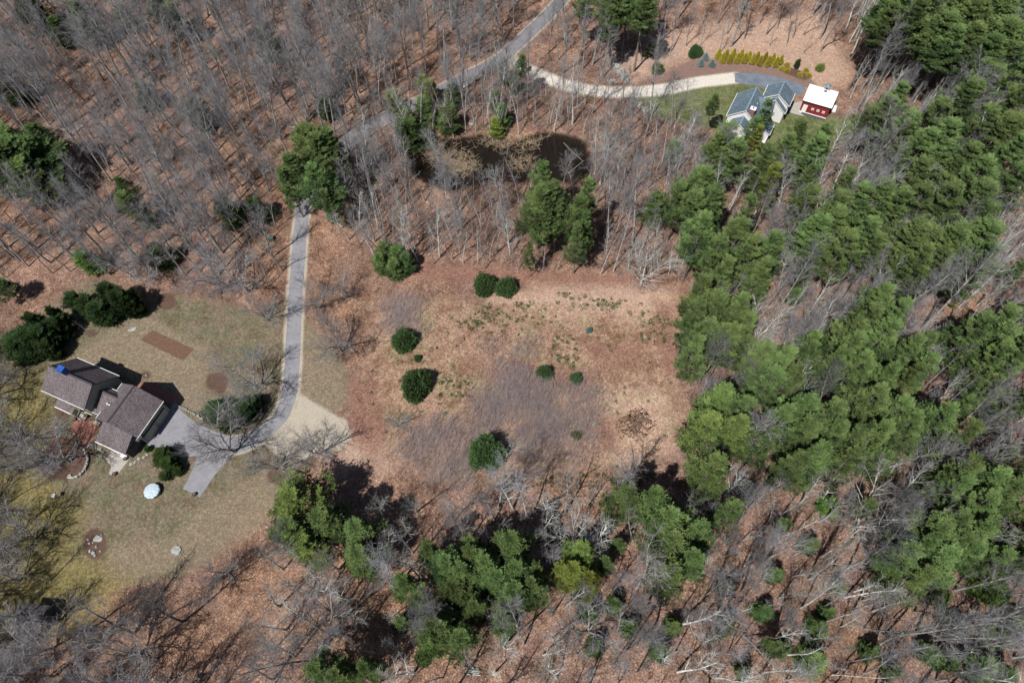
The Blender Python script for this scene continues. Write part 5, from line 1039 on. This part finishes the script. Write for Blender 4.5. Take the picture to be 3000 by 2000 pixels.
boulder(428, 1099, 0.22, "tiny white stone in the small round bed behind the house", .8, 1, 0, 9)
boulder(388, 965, 0.5, "flat pale stone left of the garden plot", .3, 1.6, .4, 10)
for i, (x, y, r) in enumerate([(607, 580, .16), (617, 607, .2), (665, 627, .25), (645, 672, .28), (618, 660, .2), (640, 600, .12), (700, 548, .12), (655, 690, .2), (690, 660, .14)]):
    a = Z(7, x, y); lab = ["at the left rim", "left of centre", "bright and round, below the big rock", "tan, at the lower rim", "tan, lower left", "small, beside the big rock", "small, at the upper rim", "tan, lowest of all", "small, lower right"][i]
    boulder(a[0], a[1], r * 1.15, "small stone in the round lawn bed, " + lab, .8, 1, 0, 20 + i, "stones in the round bed", "stone")
for i, (x, y) in enumerate([(1108, 1110), (1078, 1147), (1048, 1170), (1000, 1185), (962, 1218), (922, 1234)]):
    o_ = ["nearest the garage", "second from the garage", "third from the garage", "third from the walkway", "second from the walkway", "nearest the walkway"][i]; p_ = C1(x, y)
    o = MB().rock((0, 0, 0), .25, .4, 40 + i, 1.2, i).build("stepping_stone", M['rock'], loc=(p_[0], p_[1], 0.02)); tag(o, "pale stepping stone below the annex, " + o_, "stone", "stepping stones below the annex")
# stone walls and edgings
def stone_line(name, pts, w, r, n, label, h=0.3, seed=1):
    rr_ = np.random.RandomState(seed); ln = spline(pts, 8); m_ = MB(); base = ln[0]
    for i in range(n):
        t = rr_.uniform(0, len(ln) - 1.001); k = int(t); q = ln[k] + (ln[k + 1] - ln[k]) * (t - k) + rr_.randn(2) * w; m_.rock((q[0], q[1], rr_.uniform(0.05, h)), r * rr_.uniform(.6, 1.3), .7, seed * 100 + i, rr_.uniform(.8, 1.5), rr_.uniform(0, 6))
    return tag(m_.build(name, M['rock']), label, "stone wall")
stone_line("stone_wall", [W(1500 + a / 3.92, b / 3.92)[:2] for a, b in ((1190, 750), (1230, 820), (1270, 880), (1320, 950))], .45, .32, 70, "tumbled pale stone wall running down to the gravel track")
stone_line("stone_pile", [W(1500 + a / 3.92, b / 3.92)[:2] for a, b in ((1120, 945), (1190, 935))], .3, .25, 16, "scattered pale stones beside the gravel track's tumbled wall", seed=2)
stone_line("stone_wall", [W(1500 + a / 3.92, b / 3.92)[:2] for a, b in ((1370, 1150), (1440, 1190), (1510, 1250), (1560, 1300))], .35, .28, 40, "thin stone wall along the white house's lawn corner", seed=3)
stone_line("stone_edging", [C1(*q)[:2] for q in ((500, 1130), (520, 1190), (505, 1260), (470, 1320), (420, 1360), (360, 1375))], .06, .15, 110, "curved stone edging around the mulch bed below the patio", .5, 4)
stone_line("stone_edging", [C1(*q)[:2] for q in ((1350, 690), (1400, 690), (1480, 730), (1560, 775), (1640, 820))], .08, .12, 70, "stone edging between parking pad and back lawn", .3, 5)
stone_line("stone_edging", [C1(*q)[:2] for q in ((510, 1110), (560, 1060), (620, 1080), (640, 1170), (590, 1180))], .35, .2, 26, "loose flagstones between patio and walkway", .1, 6)
# pots on the walkway
for x, y, l in ((882, 1192, "dark round planter at the annex corner of the walkway"), (776, 1337, "dark round planter at the walkway's lower end"), (395, 815, "dark planter beside the white porch steps"), (520, 780, "small dark planter at the patio's top corner"), (1540, 1532, "dark pot at the tip of the parking spur")):
    p = C1(x, y); T_ = empty("planter", (p[0], p[1], 0.03)); tag(T_, l, "planter", "dark planters around the house")
    MB().tube([(0, 0, 0), (0, 0, .42), (0, 0, .45)], [.22, .33, .36], 14).build("pot", M['pot'], T_)
    m_ = MB(); 
    for q in range(9): m_.tube([(0, 0, .42), (.2 * math.cos(q * .7), .2 * math.sin(q * .7), .62)], [.02, .006], 4)
    m_.build("stalks", M['straw'], T_)
# basketball hoop at the garage corner
p = C1(1075, 1040); p2 = C1(1060, 1010); Hp = empty("basketball_hoop", (p[0], p[1], 0), math.radians(-26)); tag(Hp, "basketball hoop on a pole at the garage corner by the parking pad", "basketball hoop")
MB().tube([(0, 0, 0), (0, 0, 2.6), (.25, 0, 3.1)], .055, 8).build("pole", M['black'], Hp); MB().box((.32, 0, 3.1), (.05, 1.2, .8)).build("backboard", M['white'], Hp)
ri = MB(); ri.tube([(.62 + .23 * math.cos(t), .23 * math.sin(t), 2.95) for t in np.linspace(0, 6.283, 15)], .015, 5, False).build("rim", M['black'], Hp); MB().box((0, 0, .12), (.6, .7, .22)).build("base", M['black'], Hp)
# green utility box and white tank
p = W(795, 703); U = empty("utility_box", (p[0], p[1], 0), .4); tag(U, "green utility cabinet on the leaves left of the driveway top", "utility box")
MB().box((0, 0, .45), (1.0, .9, .9)).build("cabinet", M['greenbox'], U); MB().slab([(-.55, -.5, 1.0), (.55, -.5, 1.0), (.55, .5, .92), (-.55, .5, .92)], .06).build("lid", M['greenbox'], U)
p = C2(1985, 965); Tk = empty("propane_tank", (p[0], p[1], 0), math.radians(62)); tag(Tk, "white propane tank at the right end of the red barn", "tank")
MB().tube([(-.95, 0, .55), (-.85, 0, .55), (.85, 0, .55), (.95, 0, .55)], [.2, .42, .42, .2], 16).build("tank_body", M['white'], Tk)
for q in (-.5, .5): MB().box((q, 0, .1), (.15, .6, .2)).build("foot", M['concrete'], Tk)
# fire pit ring with log rails at the bottom
p = W(1300 + 1075 / 13.07, 1880 + 1090 / 13.07); Fp = empty("fire_pit", (p[0], p[1], 0)); tag(Fp, "dark iron fire ring crossed by pale poles on leaves at the bottom", "fire pit")
MB().tube([(.55 * math.cos(t), .5 * math.sin(t), .2) for t in np.linspace(0, 6.283, 19)], .13, 6, False).build("ring", M['black'], Fp)
for q, (y0, z0) in enumerate(((-.45, .25), (-.2, .3), (.15, .35), (.4, .28), (0.0, .42))): MB().tube([(-1.3 + .3 * (q % 3), y0 + .1, z0), (1.3 - .2 * (q % 2), y0 - .25, z0 + .02)], .05, 5).build("pole", M['palebark'], Fp)
# bird bath / garden ornament
p = W(171, 1457); B2 = empty("bird_feeder", (p[0], p[1], 0)); tag(B2, "small white-topped bird feeder on the shaded left lawn", "bird feeder"); MB().tube([(0, 0, 0), (0, 0, 1.4)], .04, 6).build("post", M['black'], B2); MB().slab([(-.3, -.3, 1.6), (.3, -.3, 1.6), (.3, .3, 1.5), (-.3, .3, 1.5)], .25).build("feeder_box", M['white'], B2)
# fallen logs
logs = [(2, 830, 610, 910, 560, .14, 'birch', "white fallen log lying beside the paved lane"), (2, 270, 370, 305, 388, .10, 'birch', "short white log in the wood left of the lane"), (8, 1560, 840, 1530, 825, .1, 'palebark', "short pale log below the yellow-green pine"), (2, 700, 905, 820, 905, .08, 'birch', "pale fallen branch on the marsh's upper shore"),
        (2, 1530, 985, 1660, 1110, .07, 'weathered', "pale fallen trunk across the dark pool right of the marsh"), (2, 1560, 1200, 1670, 1110, .08, 'weathered', "forked bleached log at the marsh's right end"), (9, 1300, 900, 1180, 940, .2, 'palebark', "thick grey log on leaves in the lower right wood"), (9, 1480, 948, 1300, 992, .13, 'palebark', "slim grey log below the thick one in the lower right wood"),
        (6, 640, 650, 560, 880, .09, 'palebark', "long bleached log in the pine gap right of the field"), (3, 550, 1370, 450, 1560, .16, 'palebark', "bleached fallen trunk between pines below the barn"), (1, 2000, 880, 2120, 870, .1, 'palebark', "pale fallen log above the roadside pine"), (2, 1690, 735, 1740, 690, .08, 'bark', "grey log left of the pond thicket's pines")]
for r_, x0, y0, x1, y1, rad, mt, lb in logs:
    a = W(*Z(r_, x0, y0)); b = W(*Z(r_, x1, y1)); m_ = MB(); mid = (a + b) / 2; L_ = b - a; ln = [(-L_ / 2 + L_ * t + np.array([rng.randn() * .05, rng.randn() * .05, 0]))[:3] for t in (0, .3, .6, 1)]
    m_.tube([(q[0], q[1], rad * .9) for q in ln], [rad, rad * .9, rad * .8, rad * .6], 7)
    for t in (.45, .7, .85):
        q = -L_ / 2 + L_ * t; ang = rng.uniform(0, 6.28); m_.tube([(q[0], q[1], rad), (q[0] + math.cos(ang) * .7, q[1] + math.sin(ang) * .7, rad + .35)], [rad * .35, rad * .12], 4)
    o = m_.build("fallen_log", M[mt], loc=(mid[0], mid[1], 0)); tag(o, lb, "log", "fallen logs")

# ------------------------------------------------------------------ labels that single each tree out
LM = [("the roadside pine", 915, 500), ("the top left corner", 0, 0), ("the left dark pine clump", 60, 460), ("the small left pine", 385, 590), ("the small top-left pine", 485, 45), ("the lane's top end", 1640, 20), ("the lane's middle bend", 1360, 220),
      ("the lane's lower end", 1080, 370), ("the marsh", 1400, 460), ("the twin pines above the field", 1640, 630), ("the field's upper left corner", 1120, 780), ("the big pale corner tree", 1880, 740), ("the gravel track's middle", 1780, 270), ("the golden conifer rows", 2190, 170), ("the white house", 2240, 300),
      ("the red barn", 2400, 300), ("the upper right corner", 2980, 20), ("the upper right edge", 2980, 500), ("the right edge's middle", 2980, 1000), ("the lower right edge", 2980, 1500), ("the lower right corner", 2980, 1980), ("the broad pale tree", 2600, 1480), ("the leaning white birch", 2480, 1840),
      ("the field's right edge", 2000, 980), ("the field's lower right corner", 1990, 1360), ("the round bottom pines", 880, 1520), ("the large bottom oak", 960, 1800), ("the fire ring", 1380, 1962), ("the yellow-green pine", 1690, 1680), ("the lit pale tree", 1670, 1520), ("the bottom edge centre", 1560, 1980),
      ("the shed", 95, 1800), ("the dark evergreen belt", 200, 970), ("the parking pad", 600, 1310), ("the brown-roofed house", 310, 1180), ("the green utility cabinet", 795, 700), ("the upper left birch", 600, 480), ("the bright yellow-green sapling", 2405, 955), ("the curved pale tree", 2300, 930), ("the bleached tangled snags", 2150, 590), ("the upper left edge", 0, 250),
      ("the upper wood's centre", 780, 130), ("the wood beside the lane", 1050, 170), ("the pine belt's right gap", 2600, 880), ("the dark pine grove", 2700, 1560), ("the leafy slope above the barn", 2450, 100)]
DIRS = ["right of", "up and right of", "above", "up and left of", "left of", "down and left of", "below", "down and right of"]
cells = {}
for it in ITEMS:
    root, ph, cat, grp, px, lb = it
    if lb is not None: tag(root, lb, cat, grp); continue
    dd = [math.hypot(px[0] - l[1], px[1] - l[2]) for l in LM]; j = int(np.argmin(dd)); l = LM[j]
    a = math.degrees(math.atan2(-(px[1] - l[2]), px[0] - l[1])) % 360; o = int((a + 22.5) // 45) % 8
    cells.setdefault((ph, j, o), []).append((dd[j], it))
ORD = ["nearest to it", "second nearest to it", "third nearest to it", "fourth nearest to it", "fifth nearest to it", "sixth nearest to it", "seventh nearest to it", "eighth nearest to it", "ninth nearest to it", "tenth nearest to it", "eleventh nearest to it", "twelfth nearest to it"]
for (ph, j, o), lst in cells.items():
    lst.sort(key=lambda q: q[0])
    for k, (dist, it) in enumerate(lst):
        root, ph, cat, grp, px, lb = it
        t_ = "%s %s %s" % (ph or "bare tree", DIRS[o], LM[j][0]); t_ += "" if len(lst) == 1 else ", " + ORD[min(k, 11)]
        tag(root, t_, cat, grp)
print("objects", len(scene.objects), "cells", max(len(v) for v in cells.values()))
